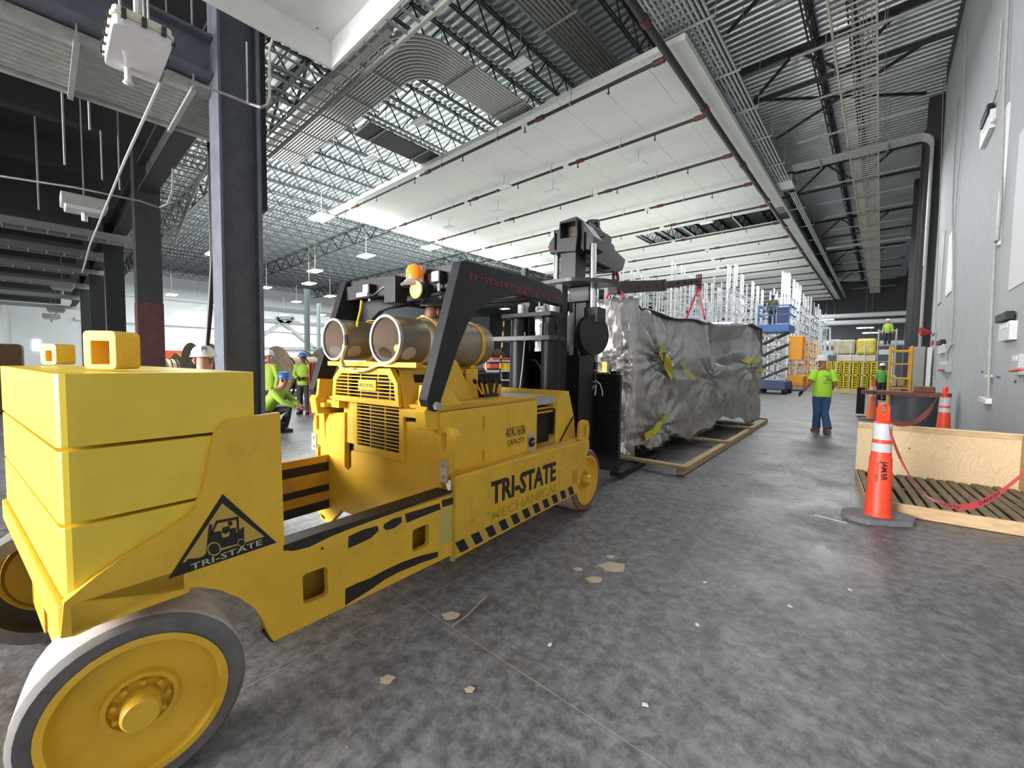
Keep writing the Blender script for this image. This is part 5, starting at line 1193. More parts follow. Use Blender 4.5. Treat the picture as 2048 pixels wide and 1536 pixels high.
# delineator posts
def delineator(lab, g, sc=1.0, M=ORG, text=False, face=0):
    t = thing('delineator_post', lab, 'delineator', g, 'orange delineator posts')
    prof = [(.122, .055), (.116, .075), (.108, .09), (.106, .30), (.101, .31), (.100, .52), (.095, .53), (.092, .66), (.086, .67), (.083, .72), (.080, .83), (.076, 1.03)]
    prof = [(r_*sc, z*sc) for r_, z in prof]
    b = B(); b.lathe(prof+[(.055*sc, 1.04*sc), (0, 1.045*sc)], g, (0, 0, 1), 28); part('post_body', b, M, t)
    for z0, z1, ra, rb_ in ((.727, .816, .0845, .0822), (.856, 1.022, .0806, .0778)):
        b = B(); b.lathe([(ra*sc, z0*sc), (rb_*sc, z1*sc)], g, (0, 0, 1), 28); part('reflective_band', b, REFL, t)
    # loop handle
    hz = 1.02*sc; b = B(); o = [(-.052*sc, hz-.02)]+[(.052*sc*math.cos(R(180-a)), hz+.16*sc+.052*sc*math.sin(R(180-a))) for a in range(0, 181, 20)]+[(.052*sc, hz-.02)]
    i_ = slot(0, hz+.14*sc, .064*sc, .11*sc)
    ca, sa = math.cos(face), math.sin(face)
    b.plate(lambda u, v, w_: g+V(u*ca-(w_-.02)*sa, u*sa+(w_-.02)*ca, v), o, [i_], .045*sc); part('loop_handle', b, M, t, bevel=.006)
    oc = [(.33*sc*math.cos(R(a))*(1 if abs(math.cos(R(a))) > .5 else 1), .24*sc*math.sin(R(a))) for a in (15, 50, 130, 165, 195, 230, 310, 345)]
    b = B(); b.plate(lambda u, v, w_: g+V(u*ca-v*sa, u*sa+v*ca, w_), rnd(oc, .03), (), .055*sc); part('rubber_base', b, RUBB, t, bevel=.008)
    if text:
        dirc = math.atan2(-g.y, -g.x)
        for s_, hgt, off, ln in (('JAMAR', .046, .012, .20), ('Technologies', .026, -.030, .22)):
            def ft(u, v, off=off): a = dirc+(v+off)/.10; zz = .64-u; rr = (.0975 if zz > .525 else .1035)*sc; return g+V(rr*math.cos(a), rr*math.sin(a), zz*sc)
            me = text_mesh('t', s_, None, ft, 0, 0, hgt, ln, .03 if s_ == 'JAMAR' else .012); part('lettering', me, INK, t)
    return t
g1 = on_z(1760, 1037, 0.05); g1.z = 0; g1 = g1+V(-.02, .12, 0)
delineator('nearest orange delineator post with black lettering standing before the pallet crate', g1, 1.0, ORG, True, R(35))
g2 = on_z(1747, 760, 1.22); g2.z = 0; g3 = on_z(1892, 775, 1.22); g3.z = 0
delineator('faded orange delineator post farthest back, left of the dark drum', g2, 1.0, ORD, face=R(20))
delineator('red orange delineator post by the grey wall, right of the dark drum', g3, 1.0, ORG, face=R(60))
def tape(nm, pts, wd, lab, letters=None):
    b = B(); o = []
    P = [Vector(p) for p in pts]; n = 24; Q = []
    for i in range(n+1):
        t = i/n*(len(P)-1); k = min(int(t), len(P)-2); f = t-k
        p0, p1, p2, p3 = P[max(k-1, 0)], P[k], P[k+1], P[min(k+2, len(P)-1)]
        Q.append(.5*((2*p1)+(p2-p0)*f+(2*p0-5*p1+4*p2-p3)*f*f+(3*p1-p0-3*p2+p3)*f**3))
    W = []
    for i, q in enumerate(Q):
        tw_ = V(-.35+.5*math.sin(i*.35), .35, .85).normalized(); W.append(tw_*wd*.5)
        o += [q-W[i], q+W[i]]
    b.add(o, [(2*i, 2*i+1, 2*i+3, 2*i+2) for i in range(n)], True)
    t = thing(nm, lab, 'tape', Q[n//2]); part('tape_ribbon', b, REDT, t)
    if letters:
        Ls = [0]
        for i in range(n): Ls.append(Ls[-1]+(Q[i+1]-Q[i]).length)
        for st_, txt in letters:
            def f(u, v):
                s_ = min(max(st_+u, 0), Ls[-1]-.001); i = max(j for j in range(n) if Ls[j] <= s_); k = (s_-Ls[i])/max(1e-6, Ls[i+1]-Ls[i]); c = Q[i].lerp(Q[i+1], k); ww = W[i].lerp(W[i+1], k)
                nn = (Q[i+1]-Q[i]).cross(ww).normalized(); 
                if nn.dot(c-CP) > 0: nn = -nn
                return c+ww*2*(v/wd-.5)*.9+nn*.003
            part('lettering', text_mesh('t', txt, None, f, 0, wd*.22, wd*.6, None, .02), INK, t)
def tp(x, y, base, off): # along the drape from the post to the right
    return on_r(x, y, base+off)
a0 = g1+V(.05, -.05, 0)
tape('barricade_tape', [on_r(1776, 840, a0), on_r(1783, 872, a0+V(.02, -.05, 0)), on_r(1805, 925, a0+V(.1, -.15, 0)), on_r(1840, 980, a0+V(.25, -.2, 0)), on_r(1885, 1008, a0+V(.45, -.2, 0)), on_r(1940, 1013, a0+V(.7, -.1, 0)), on_r(2000, 985, a0+V(1.0, .1, 0)), on_r(2060, 935, a0+V(1.3, .3, 0))], .055,
     'red lettered barricade tape drooping over the pallet from the nearest delineator', [(.22, 'DANGER'), (.62, 'DANGER PELIGRO'), (1.15, 'DANGER')])
g1t = g1+V(0, 0, 1.02)
def cat_(p, q, sag): return [p.lerp(q, k/6)-V(0, 0, sag*4*(k/6)*(1-k/6)) for k in range(7)]
tape('barricade_tape', cat_(g1+V(.03, .12, 1.05), g3+V(-.08, 0, 1.12), .26), .07, 'red barricade tape sagging in front of the dark drum')
tape('barricade_tape', cat_(g1+V(-.03, .1, 1.16), g2+V(0, -.1, 1.05), .25), .07, 'red barricade tape from the nearest delineator back to the farthest one')
b = B(); pl = on_z(1826, 845, 0); b = B(); dr = on_z(1828, 792, .86); dr.z = 0; rr = .47
b.lathe([(0, 0), (rr*.93, 0), (rr, .82), (rr*1.04, .83), (rr*1.04, .86), (0, .86)], dr, (0, 0, 1), 36); solo('plastic_drum', b, DRUM, 'dark blue-grey drum under a rusty plate by the grey wall', 'drum', loc=dr)
pt = thing('rusty_plate', 'rusty bent steel plate with a raised block resting on the dark drum', 'plate', dr+V(0, 0, .86))
b = B(); o = [(-1.1, -.30), (-1.0, .35), (.1, .45), (.45, .30), (.72, .02), (.5, -.35)]
b.plate(lambda u, v, w_: dr+V(u*.98, v, .865+w_+.03*math.sin(u*3)*0), rnd(o, .06), (), .10); part('plate', b, RUST, pt, bevel=.01)
b = B(); b.box(dr+V(-.02, -.2, .965), dr+V(.38, .2, 1.12)); part('raised_block', b, RUST, pt, bevel=.03)
bk_ = on_z(1880, 850, 0); b = B(); b.lathe([(0, 0), (.13, 0), (.15, .34), (.155, .34), (.155, .36), (0, .30)], bk_+V(-.1, 1.0, 0), (0, 0, 1), 18); solo('bucket', b, mat('grey_bucket', (.40, .41, .44), .5), 'grey bucket between the dark drum and wall delineator', 'bucket', loc=bk_+V(-.1, 1.0, 0))
# pallet jack behind the crate
pj = on_z(1752, 838, 0); t = thing('pallet_jack', 'yellow pallet jack with dark mast behind the faded orange delineator', 'pallet jack', pj)
b = B(); b.box(pj+V(-.25, -.1, .05), pj+V(.3, .1, .30)); part('pump_body', b, YSC, t, bevel=.02); b = B(); b.box(pj+V(-.25, .1, .04), pj+V(-.1, 1.2, .10)); part('fork', b, YSC, t); b = B(); b.box(pj+V(.15, .1, .04), pj+V(.3, 1.2, .10)); part('fork', b, YSC, t)
b = B(); b.tube([pj+V(0, -.05, .3), pj+V(-.05, -.25, 1.25)], .03, 8); part('handle', b, SHK, t); b = B(); b.box(pj+V(-.5, .3, .1), pj+V(-.3, .8, .95)); part('dark_crate', b, DARK, t)

# ================================================================== PEOPLE
def skin_mesh(name, J, E, M, sub=1):
    me = bpy.data.meshes.new(name); ks = list(J); me.from_pydata([J[k][0] for k in ks], [(ks.index(a), ks.index(b_)) for a, b_ in E], [])
    o = bpy.data.objects.new(name, me); COL.objects.link(o)
    md = o.modifiers.new('s', 'SKIN'); md.use_smooth_shade = True
    for i, k in enumerate(ks):
        r_ = J[k][1]; me.skin_vertices[0].data[i].radius = r_ if isinstance(r_, tuple) else (r_, r_)
        me.skin_vertices[0].data[i].use_root = (i == 0)
    o.modifiers.new('d', 'SUBSURF').levels = sub
    dg = bpy.context.evaluated_depsgraph_get(); m2 = bpy.data.meshes.new_from_object(o.evaluated_get(dg))
    bpy.data.objects.remove(o); m2.name = name; m2.materials.clear(); m2.materials.append(M)
    for p in m2.polygons: p.use_smooth = True
    return m2
BASE = dict(pel=((0, 0, .95), (.125, .10)), spi=((0, .0, 1.14), (.125, .10)), che=((0, 0, 1.33), (.165, .115)), nck=((0, -.005, 1.49), (.062, .065)), hd0=((0, .02, 1.565), (.072, .085)), hd1=((0, .025, 1.66), (.078, .098)), hd2=((0, .02, 1.735), (.06, .075)))
for s_, n_ in ((-1, 'l'), (1, 'r')):
    BASE.update({n_+'hip': ((.09*s_, 0, .90), .098), n_+'kne': ((.105*s_, .015, .50), .064), n_+'ank': ((.11*s_, -.02, .10), .045), n_+'toe': ((.125*s_, .13, .045), .04),
                 n_+'sho': ((.175*s_, 0, 1.425), .066), n_+'elb': ((.25*s_, -.02, 1.15), .046), n_+'wri': ((.27*s_, .07, .91), .031)})
EB_ = [('pel', 'spi'), ('spi', 'che'), ('che', 'nck'), ('nck', 'hd0'), ('hd0', 'hd1'), ('hd1', 'hd2')]
for n_ in 'lr': EB_ += [('pel', n_+'hip'), (n_+'hip', n_+'kne'), (n_+'kne', n_+'ank'), (n_+'ank', n_+'toe'), ('che', n_+'sho'), (n_+'sho', n_+'elb'), (n_+'elb', n_+'wri')]
def person(lab, loc, yaw, pose={}, top=HIV, legs=JEAN, skin=SKIN, hat=HATW, sleeves=True, glove=None, sc=1.0, headyaw=0, belly=0, fist=False):
    t = thing('person', lab, 'person', loc, rz=yaw); t.scale = (sc,)*3; OFF[t.name] = V(0, 0, 0)
    J = {k: (V(*(pose.get(k, v[0]))), v[1]) for k, v in BASE.items()}
    bodyJ = {k: (p, (r_ if not isinstance(r_, tuple) else r_)) for k, (p, r_) in J.items()}
    piece('body', skin_mesh('body', bodyJ, EB_, skin, 1), t)
    # shirt: lofted torso with sleeves
    def loft(m, rings, n=16):   # rings: (centre, right vector, rx, ry)
        vs = []
        for i, (c, rt, rx, ry) in enumerate(rings):
            a = rings[min(i+1, len(rings)-1)][0]-rings[max(i-1, 0)][0]; rt = (rt-a*(rt.dot(a)/a.length_squared)).normalized(); fwv = a.cross(rt).normalized()
            for k in range(n): t_ = 2*PI*k/n; vs.append(c+rt*(math.cos(t_)*rx)+fwv*(math.sin(t_)*ry))
        k0 = len(rings)
        m.add(vs, [(i*n+k, i*n+(k+1) % n, (i+1)*n+(k+1) % n, (i+1)*n+k) for i in range(k0-1) for k in range(n)]+[tuple(range(n)), tuple((k0-1)*n+k for k in range(n))], True)
    P = lambda k: J[k][0]
    rt = (P('rsho')-P('lsho')).normalized(); rp2 = (P('rhip')-P('lhip')).normalized(); ax = (P('che')-P('pel')).normalized()
    m = B(); loft(m, [(P('pel')-ax*.09, rp2, .182+belly*.3, .135+belly*.6), (P('pel')+ax*.03, rp2, .180+belly*.3, .140+belly), (P('spi'), (rp2+rt).normalized(), .178, .138+belly*.8), (P('che'), rt, .195, .135), (P('che').lerp(P('nck'), .45), rt, .19, .115), (P('che').lerp(P('nck'), .72), rt, .13, .09), (P('che').lerp(P('nck'), .9), rt, .075, .075)])
    for n_ in 'lr':
        e_ = P(n_+'elb') if sleeves else P(n_+'sho').lerp(P(n_+'elb'), .78); h_ = P('che').lerp(P(n_+'sho'), .72)+ax*.02
        if sleeves: m.tube([h_, P(n_+'sho'), P(n_+'sho').lerp(e_, .5), e_, P(n_+'elb').lerp(P(n_+'wri'), .5), P(n_+'elb').lerp(P(n_+'wri'), .93)], [.07, .083, .07, .058, .05, .042], 10)
        else: m.tube([h_, P(n_+'sho'), P(n_+'sho').lerp(e_, .5), e_], [.07, .088, .085, .088], 10)
    sm = part('shirt', m, top, t)
    m = B(); loft(m, [(P('pel')+ax*.02, rp2, .160, .115+belly*.4), (P('pel')-ax*.05, rp2, .172, .128), ((P('lhip')+P('rhip'))*.5-ax*.03, rp2, .172, .125), ((P('lhip')+P('rhip'))*.5-ax*.10, rp2, .12, .10)])
    for n_ in 'lr':
        m.tube([P(n_+'hip')+ax*.02, P(n_+'hip').lerp(P(n_+'kne'), .4), P(n_+'kne'), P(n_+'kne').lerp(P(n_+'ank'), .5), P(n_+'ank').lerp(P(n_+'kne'), .02)], [.098, .100, .080, .080, .086], 12)
    part('trousers', m, legs, t)
    for n_ in 'lr':
        a, b_ = J[n_+'ank'][0], J[n_+'toe'][0]; d = (b_-a); d.z = 0; d.normalize(); c = V(a.x, a.y, a.z-.10)
        m = B(); o = rnd([(-.045, -.09), (.045, -.09), (.05, .12), (.03, .19), (-.03, .19), (-.05, .12)], .03)
        m.plate(lambda u, v, w_: c+d*v+V(d.y, -d.x, 0)*u+V(0, 0, w_*(1 if v < .08 else .72)), o, (), .095); part('boot', m, BOOT if legs is JEAN else DARK, t, bevel=.012)
    # hands: palm and five fingers
    for n_, s_ in (('l', -1), ('r', 1)):
        wv = J[n_+'wri'][0]; d = (wv-J[n_+'elb'][0]).normalized(); sd = d.cross(V(0, 0, 1));
        if sd.length < .2: sd = V(0, 1, 0)-d*d.y
        sd.normalize(); nn = d.cross(sd)
        m = B(); m.tube([wv-d*.01, wv+d*.03, wv+d*.07, wv+d*.095], [.028, .036, .040, .030], 8)
        for q in range(4):
            o = sd*(-.03+.02*q); ln = (.062, .075, .080, .066)[q]; p = wv+d*.085+o
            m.tube([p, p+d*ln*.5+nn*.008, p+d*ln*.8+nn*(.03 if not fist else .05)], [.0105, .0095, .007], 6)
        p = wv+d*.03-sd*.035; m.tube([p, p-sd*.02+d*.03+nn*.01, p-sd*.022+d*.06+nn*.02], [.012, .011, .008], 6)
        part('hand', m, glove or skin, t)
    # face bits, ears
    H = J['hd1'][0]; ch, sh = math.cos(headyaw), math.sin(headyaw)
    rotv = lambda v: V(v.x*ch-v.y*sh, v.x*sh+v.y*ch, v.z)
    for s_ in (-1, 1):
        m = B(); m.tube([H+rotv(V(.076*s_, -.01, -.045)), H+rotv(V(.088*s_, -.015, -.01)), H+rotv(V(.078*s_, -.005, .02))], [.012, .018, .01], 7); part('ear', m, skin, t)
        m = B(); m.lathe([(0, -.011), (.009, -.006), (.011, 0), (.009, .006), (0, .011)], H+rotv(V(.032*s_, .086, -.015)), (0, 0, 1), 8); part('eye', m, DARK, t)
    m = B(); m.tube([H+rotv(V(0, .088, .0)), H+rotv(V(0, .112, -.045)), H+rotv(V(0, .092, -.055))], [.01, .017, .01], 7); part('nose', m, skin, t)
    m = B(); m.tube([H+rotv(V(-.024, .084, -.085)), H+rotv(V(0, .094, -.085)), H+rotv(V(.024, .084, -.085))], .006, 6); part('mouth', m, mat('lip', (.30, .10, .09), .6), t)
    if hat:
        c = H+V(0, 0, .03); fw = rotv(V(0, 1, 0))
        m = B(); m.lathe([(.125, .0), (.128, .012), (.116, .022), (.112, .06), (.09, .105), (.05, .13), (0, .137)], c, (0, 0, 1), 22); hh = part('hard_hat', m, hat, t)
        m = B(); o = [(.105*math.cos(R(a)), .105*math.sin(R(a))) for a in range(20, 161, 14)]; o = o+[(-.11, .09), (-.07, .165), (0, .185), (.07, .165), (.11, .09)][0:0]
        arcs = [(.122*math.cos(R(a)), .11*math.sin(R(a))) for a in range(15, 166, 15)]; outs = [(.13*math.cos(R(a)), .18*math.sin(R(a))) for a in range(165, 14, -15)]
        m.plate(lambda u, v, w_: c+rotv(V(u, v, w_)), arcs+outs, (), .01); part('brim', m, hat, hh)
        m = B(); m.bar(c+rotv(V(0, -.10, .08)), c+rotv(V(0, .10, .08)), .03, .10); part('ridge', m, hat, hh, bevel=.01)
    return t, J, sm
m0 = on_z(1640, 866, 0)
yawm = math.atan2(-m0.x, m0.y)+R(24)
pose = dict(lkne=(-.055, .07, .50), rkne=(.07, .0, .49), lank=(-.03, .13, .10), rank=(.075, -.17, .115), ltoe=(-.04, .28, .045), rtoe=(.085, -.03, .045),
            lelb=(-.28, -.07, 1.17), lwri=(-.37, .08, .97), relb=(.24, -.03, 1.16), rwri=(.24, .14, 1.0), hd1=(-.02, .03, 1.66), hd2=(-.02, .025, 1.735))
pm, Jm, shm = person('person in lime hi-vis tee, white hard hat and blue jeans walking away down the aisle', m0, yawm, pose, HIV, JEAN, mat('skin_tanned', (.42, .17, .13), .6), HATW, False, GLOV, 1.03, R(55), .03)
# shirt print: crane and triangle emblem with text lines
pr_ = B(); fy = -.172
def fpr(u, v, w_=0): return V(.02+u, fy-.006-w_+.10*(u)**2, 1.22+v)
for o in ([(-.02, .08), (.02, .14), (.06, .08), (.048, .08), (.02, .122), (-.008, .08)], [(-.075, .125), (-.03, .13), (-.01, .09), (-.005, .04), (-.02, .04), (-.022, .09), (-.04, .117), (-.075, .115)], [(-.03, .03), (.0, .06), (.06, .055), (.09, .03)], [(-.09, -.06), (.10, -.06), (.10, -.054), (-.09, -.054)]): pr_.plate(fpr, o, (), .002)
prm = mat('shirt_print', (.10, .22, .06), .8)
me = pr_.mesh('shirt_print', prm); o = bpy.data.objects.new('shirt_print', me); COL.objects.link(o); o.parent = shm
for tx, v, h_ in (('TRI-STATE', -.002, .026), ('RIGGING', -.042, .026)):
    me = text_mesh('t', tx, None, lambda u, vv: fpr(-.08+u, v+vv), 0, 0, h_, .17, .002).mesh('lettering', prm); o = bpy.data.objects.new('lettering', me); COL.objects.link(o); o.parent = shm
q = on_z(608, 828, 0); yw = math.atan2(q.x, -q.y)
person('person in lime sweater and blue hard hat standing upright by the cable reel', q, yw+R(-20), dict(lelb=(-.25, .02, 1.15), lwri=(-.10, .20, 1.08), relb=(.25, .02, 1.15), rwri=(.08, .21, 1.06)), HIVD, DPNT, SKND, HATB, True, GLOV, 1.0)
q = on_z(580, 868, 0)
cro = dict(pel=(0, -.22, .42), spi=(0, -.10, .62), che=(0, .06, .80), nck=(0, .14, .95), hd0=(0, .18, 1.02), hd1=(0, .20, 1.11), hd2=(0, .19, 1.185), lhip=(-.10, -.16, .40), rhip=(.10, -.16, .40), lkne=(-.15, .24, .50), rkne=(.13, .20, .22), lank=(-.15, .10, .10), rank=(.14, -.20, .12), ltoe=(-.16, .25, .045), rtoe=(.14, -.08, .04), lsho=(-.18, .06, .88), rsho=(.18, .06, .88), lelb=(-.24, .26, .68), relb=(.22, .28, .66), lwri=(-.12, .45, .58), rwri=(.10, .46, .58))
person('person in lime sweater and blue hard hat crouching low by the near column', q+V(-.3, -.2, 0), R(-45), cro, HIVD, DPNT, SKIN, HATB, True, None, 1.05)
q = on_r(541, 800, on_z(541, 862, 0)); q = on_z(541, 850, 0)
person('person in lime sweater half hidden behind the near column and the crouching worker', q, R(200), dict(relb=(.26, .1, 1.12), rwri=(.22, .30, 1.0)), HIVD, DPNT, SKIN, HATW, True, None, 1.0)
q = on_z(406, 712, 1.72); q = CP+ray(406, 712)*4.5; 
person('person whose white hard hat with a dark logo shows above the counterweight', V(q.x, q.y, 0), math.atan2(q.x, -q.y)+R(170), {}, HIVD, DPNT, SKIN, HATW, True, None, .955)
lg2 = B()
hatc = V(q.x, q.y, 1.70*.955+.03); dv = (CP-hatc); dv.z = 0; dv.normalize(); sv_ = V(-dv.y, dv.x, 0)
for pts in ([(-.022, -.02), (-.014, -.02), (-.014, .012), (-.022, .02)], [(.014, -.02), (.022, -.02), (.022, .02), (.014, .012)], [(-.022, .02), (0, -.006), (.022, .02), (.014, .022), (0, .008), (-.014, .022)]):
    lg2.plate(lambda u, v, w_: hatc+dv*(.119-.0-w_)+sv_*(u+.012)+V(0, 0, .045+v), pts, (), .002)
o = solo('hat_sticker', lg2, mat('navy_ink', (.03, .05, .12), .5), 'small dark letter M sticker on the white hard hat above the counterweight', 'sticker')
# seated operator reaching over the levers
op = tw(-2.78, 2.52, 0)
sit = dict(pel=(0, 0, .55), spi=(0, .02, .75), che=(0, .05, .93), nck=(0, .06, 1.09), hd0=(0, .08, 1.16), hd1=(0, .085, 1.25), hd2=(0, .08, 1.32), lhip=(-.1, .02, .52), rhip=(.1, .02, .52), lkne=(-.12, .45, .55), rkne=(.12, .45, .55), lank=(-.12, .48, .12), rank=(.12, .48, .12), ltoe=(-.12, .64, .06), rtoe=(.12, .64, .06), lsho=(-.18, .05, 1.02), rsho=(.18, .05, 1.02), lelb=(-.25, .2, .82), lwri=(-.2, .42, .8), relb=(.30, .30, .86), rwri=(.36, .56, .86))
person('seated forklift operator in dark clothes reaching an arm out over the levers', op+V(0, 0, .90), TA, sit, mat('dark_shirt', (.03, .035, .05), .8), DPNT, SKND, mat('dark_helmet', (.05, .05, .055), .4), False, None, .92)

# ================================================================== RACK ROWS AND MACHINES FAR DOWN THE HALL
RK = mat('rack_steel', (.58, .60, .62), .5, .2)
RKB = mat('rack_white', (.80, .82, .84), .5)
def rack(lab, x, y, ln, h, k, M):
    t = thing('rack_frame', lab, 'rack', (x, y+ln/2, 0), 'tall rack frames'); o = Vector(t.location); rn = random.Random(k)
    pm_ = {}
    ny = 4
    for i in range(ny):
        for j in (0, 1):
            hh = h-rn.random()*.9; b = B(); b.box((x+j*1.1-.035, y+ln*i/(ny-1)-.035, 0), (x+j*1.1+.035, y+ln*i/(ny-1)+.035, hh)); part('post', b, M, t)
    for z in [.5+.62*q for q in range(int((h-1)/.62))]:
        for j in (0, 1): b = B(); b.box((x+j*1.1-.025, y, z-.03), (x+j*1.1+.025, y+ln, z+.03)); part('long_rail', b, RK, t)
        b = B()
        for q in range(9): yy = y+ln*q/8; b.box((x, yy-.02, z-.02), (x+1.1, yy+.02, z+.02))
        part('cross_rails', b, RK, t, kind='stuff')
    b = B()
    for q in range(ny-1):
        z = .4
        while z < h-2: 
            b.bar((x+1.12, y+ln*q/(ny-1), z), (x+1.12, y+ln*(q+1)/(ny-1), z+1.1), .03, .03); z += 1.24
        for e in range(7):
            zz = .7+rn.random()*(h-2); yy = y+ln*(q+rn.random()*.6)/(ny-1); b.bar((x+1.13, yy, zz), (x+1.13, yy+.5+rn.random()*.6, zz+rn.random()*.5-.25), .06, .05)
    part('braces', b, RK, t, kind='stuff')
    for q in range(3):
        b = B(); yy = y+ln*(q+.5)/3; hh = h+.3+rn.random()*.6; b.tube([(x+.55, yy, .2), (x+.55, yy, hh), (x+.55, yy+.5, hh), (x+.55, yy+.5, hh-1.4)], .06, 6); part('white_riser', b, RKB, t)
rows = [(-5.7, 32.2, 3.6), (-5.7, 36.6, 5), (-5.7, 43, 6), (-5.7, 51, 6), (-7.9, 27.5, 5), (-7.9, 34, 5), (-7.9, 41, 6), (-10.6, 25.5, 5), (-10.6, 32, 5), (-10.6, 39, 6), (-13.4, 24, 5), (-13.4, 30.5, 5), (-13.4, 38, 6), (-16.2, 24, 5), (-16.2, 31, 5), (-19, 26, 5), (-19, 33, 5), (-21.8, 28, 5)]
ordn = ['first', 'second', 'third', 'fourth']
cnt = {}
for k, (x, y, ln) in enumerate(rows):
    cnt[x] = cnt.get(x, 0)+1; ri = ['nearest the aisle', 'second from the aisle', 'third from the aisle', 'fourth from the aisle', 'fifth from the aisle', 'sixth from the aisle', 'farthest from the aisle'][[-5.7, -7.9, -10.6, -13.4, -16.2, -19, -21.8].index(x)]
    rack('tall steel rack, %s in the rack row %s' % (ordn[cnt[x]-1], ri), x, y, ln, 7.3, k, RK if k % 3 else RKB)
# bright crowd of white ducts right of the racks
b = B(); q = on_z(1652, 760, 0)
ds = thing('duct_tower', 'white duct and frame tower standing beside the racks at the far aisle', 'duct', V(-3.9, 45, 0))
for a, c, w_ in (((1643, 655), (1643, 705), .12), ((1660, 655), (1660, 705), .12), ((1643, 656), (1660, 656), .12), ((1643, 682), (1660, 682), .12), ((1658, 683), (1680, 683), .35), ((1680, 683), (1680, 706), .35), ((1636, 680), (1636, 780), .2), ((1650, 680), (1650, 780), .15), ((1642, 706), (1780, 704), .4)):
    b = B(); b.bar(on_y(*a, 45), on_y(*c, 45), w_, w_); part('duct_run', b, RKB, ds)
def tower(lab, x, y, wd, dp, h, M, levels, name, cat):
    t = thing(name, lab, cat, (x, y, 0))
    for i in (0, 1):
        for j in (0, 1): b = B(); b.tube([(x+i*wd, y+j*dp, 0), (x+i*wd, y+j*dp, h)], .045, 8); part('upright', b, M, t)
    for z in levels:
        for j in (0, 1): b = B(); b.tube([(x, y+j*dp, z), (x+wd, y+j*dp, z)], .03, 6); part('rung', b, M, t)
        for i in (0, 1): b = B(); b.tube([(x+i*wd, y, z), (x+i*wd, y+dp, z)], .03, 6); part('rung', b, M, t)
    return t
p = on_z(1775, 812, 0); q = on_z(1822, 812, 0)
t = tower('yellow rolling scaffold loaded with sheeting near the wall end', p.x, p.y, q.x-p.x-.1, 1.6, 2.5, YSC, (.35, .75, 1.15, 1.75, 2.3), 'rolling_scaffold', 'scaffold')
b = B(); b.box((p.x, p.y, .78), (q.x-.1, p.y+1.6, .82)); part('platform', b, WOOD, t)
for k, (u, w_, h_, M) in enumerate(((.05, .3, .45, BOXW), (.2, .25, .28, BLUE), (.38, .5, .38, mat('tan_wrap', (.45, .36, .18), .7)), (.6, .12, .3, WHT))):
    b = B(); b.box((p.x+.06+u*.5, p.y+.25+.42*(k % 2), .825), (p.x+.06+(u+w_)*.5, p.y+.62+.42*(k % 2), .825+h_)); solo('bundle', b, M, ['pale bundle on the yellow scaffold', 'blue bundle on the yellow scaffold', 'tan wrapped bundle on the yellow scaffold', 'small white bundle on the yellow scaffold'][k], 'bundle', bevel=.04)
# galvanized sheet box by the wall end
p = on_z(1826, 822, 0); b = B(); b.box((.98, 23.2, 0), (1.30, 24.2, 2.45)); solo('duct_box', b, STM, 'tall galvanized sheet metal box at the end of the grey wall', 'duct', bevel=.01)
b = B(); b.box((1.32, 22.6, 0), (1.44, 23.0, 2.4)); solo('corner_guard', b, STL, 'shiny steel corner strip beside the galvanized box', 'trim')
# yellow guard frames stacked on a timber pallet
p0 = on_z(1640, 783, 0); p1 = on_z(1752, 789, 0); YG = p0.y
gs = thing('guard_frame_stack', 'stack of yellow slatted guard frames on a low timber pallet behind the lime shirted person', 'stack', V((p0.x+p1.x)/2, YG, 0))
xa, xb = p0.x+.15, p1.x
for z in (.0,): b = B(); b.box((xa, YG, .0), (xb, YG+.15, .15)); part('pallet_beam', b, PINE, gs)
b = B(); b.box((xa, YG, .16), (xb, YG+1.6, .22)); part('pallet_deck', b, PINE, gs)
n_ = 6
for k in range(n_):
    x0 = xa+(xb-xa)*k/n_; x1 = x0+(xb-xa)/n_*.92
    for (a, c) in (((x0, .25), (x0, 1.9)), ((x1, .25), (x1, 1.9)), ((x0, .25), (x1, .25)), ((x0, 1.1), (x1, 1.1)), ((x0, 1.9), (x1, 1.9)), ((x0*.65+x1*.35, .25), (x0*.65+x1*.35, 1.9))):
        b = B(); b.bar((a[0], YG+.03, a[1]), (c[0], YG+.03, c[1]), .07, .07); part('frame_bar', b, YGF, gs)
    b = B()
    for q in range(10): b.box((x0+.45*(x1-x0), YG+.12, .35+.15*q), (x1-.05, YG+.15, .42+.15*q))
    part('slats', b, YGF, gs, kind='stuff')
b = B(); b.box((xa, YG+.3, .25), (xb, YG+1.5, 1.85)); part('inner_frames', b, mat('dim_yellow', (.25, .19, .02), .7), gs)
for k in range(3): x_ = xa+(xb-xa)*(.25+.25*k); b = B(); b.bar((x_, YG-.02, .1), (x_, YG-.02, 3.2), .06, .02); part('strap', b, WHT, gs)
b = B(); b.box((xa+.6, YG+.1, 1.95), (xb-.1, YG+1.5, 2.35)); solo('carton_layer', b, BOXW, 'layer of tan bundles lying on the yellow guard frames', 'bundle', bevel=.05)
b = B(); b.box((xa+.4, YG+.1, 2.40), (xb-1.1, YG+1.5, 3.3)); solo('wrapped_bundle', b, mat('film_bundle', (.42, .40, .25), .5, var=.3, vscale=4), 'film wrapped bundle on top of the yellow guard frames', 'bundle', bevel=.08)
b = B(); b.box((xb-1.05, YG+.05, 2.36), (xb-.1, YG+1.4, 3.35)); solo('wrapped_bundle', b, mat('yellow_film_bundle', (.58, .48, .08), .45, var=.3, vscale=5), 'yellow film bundle at the right on the guard frames', 'bundle', bevel=.15)
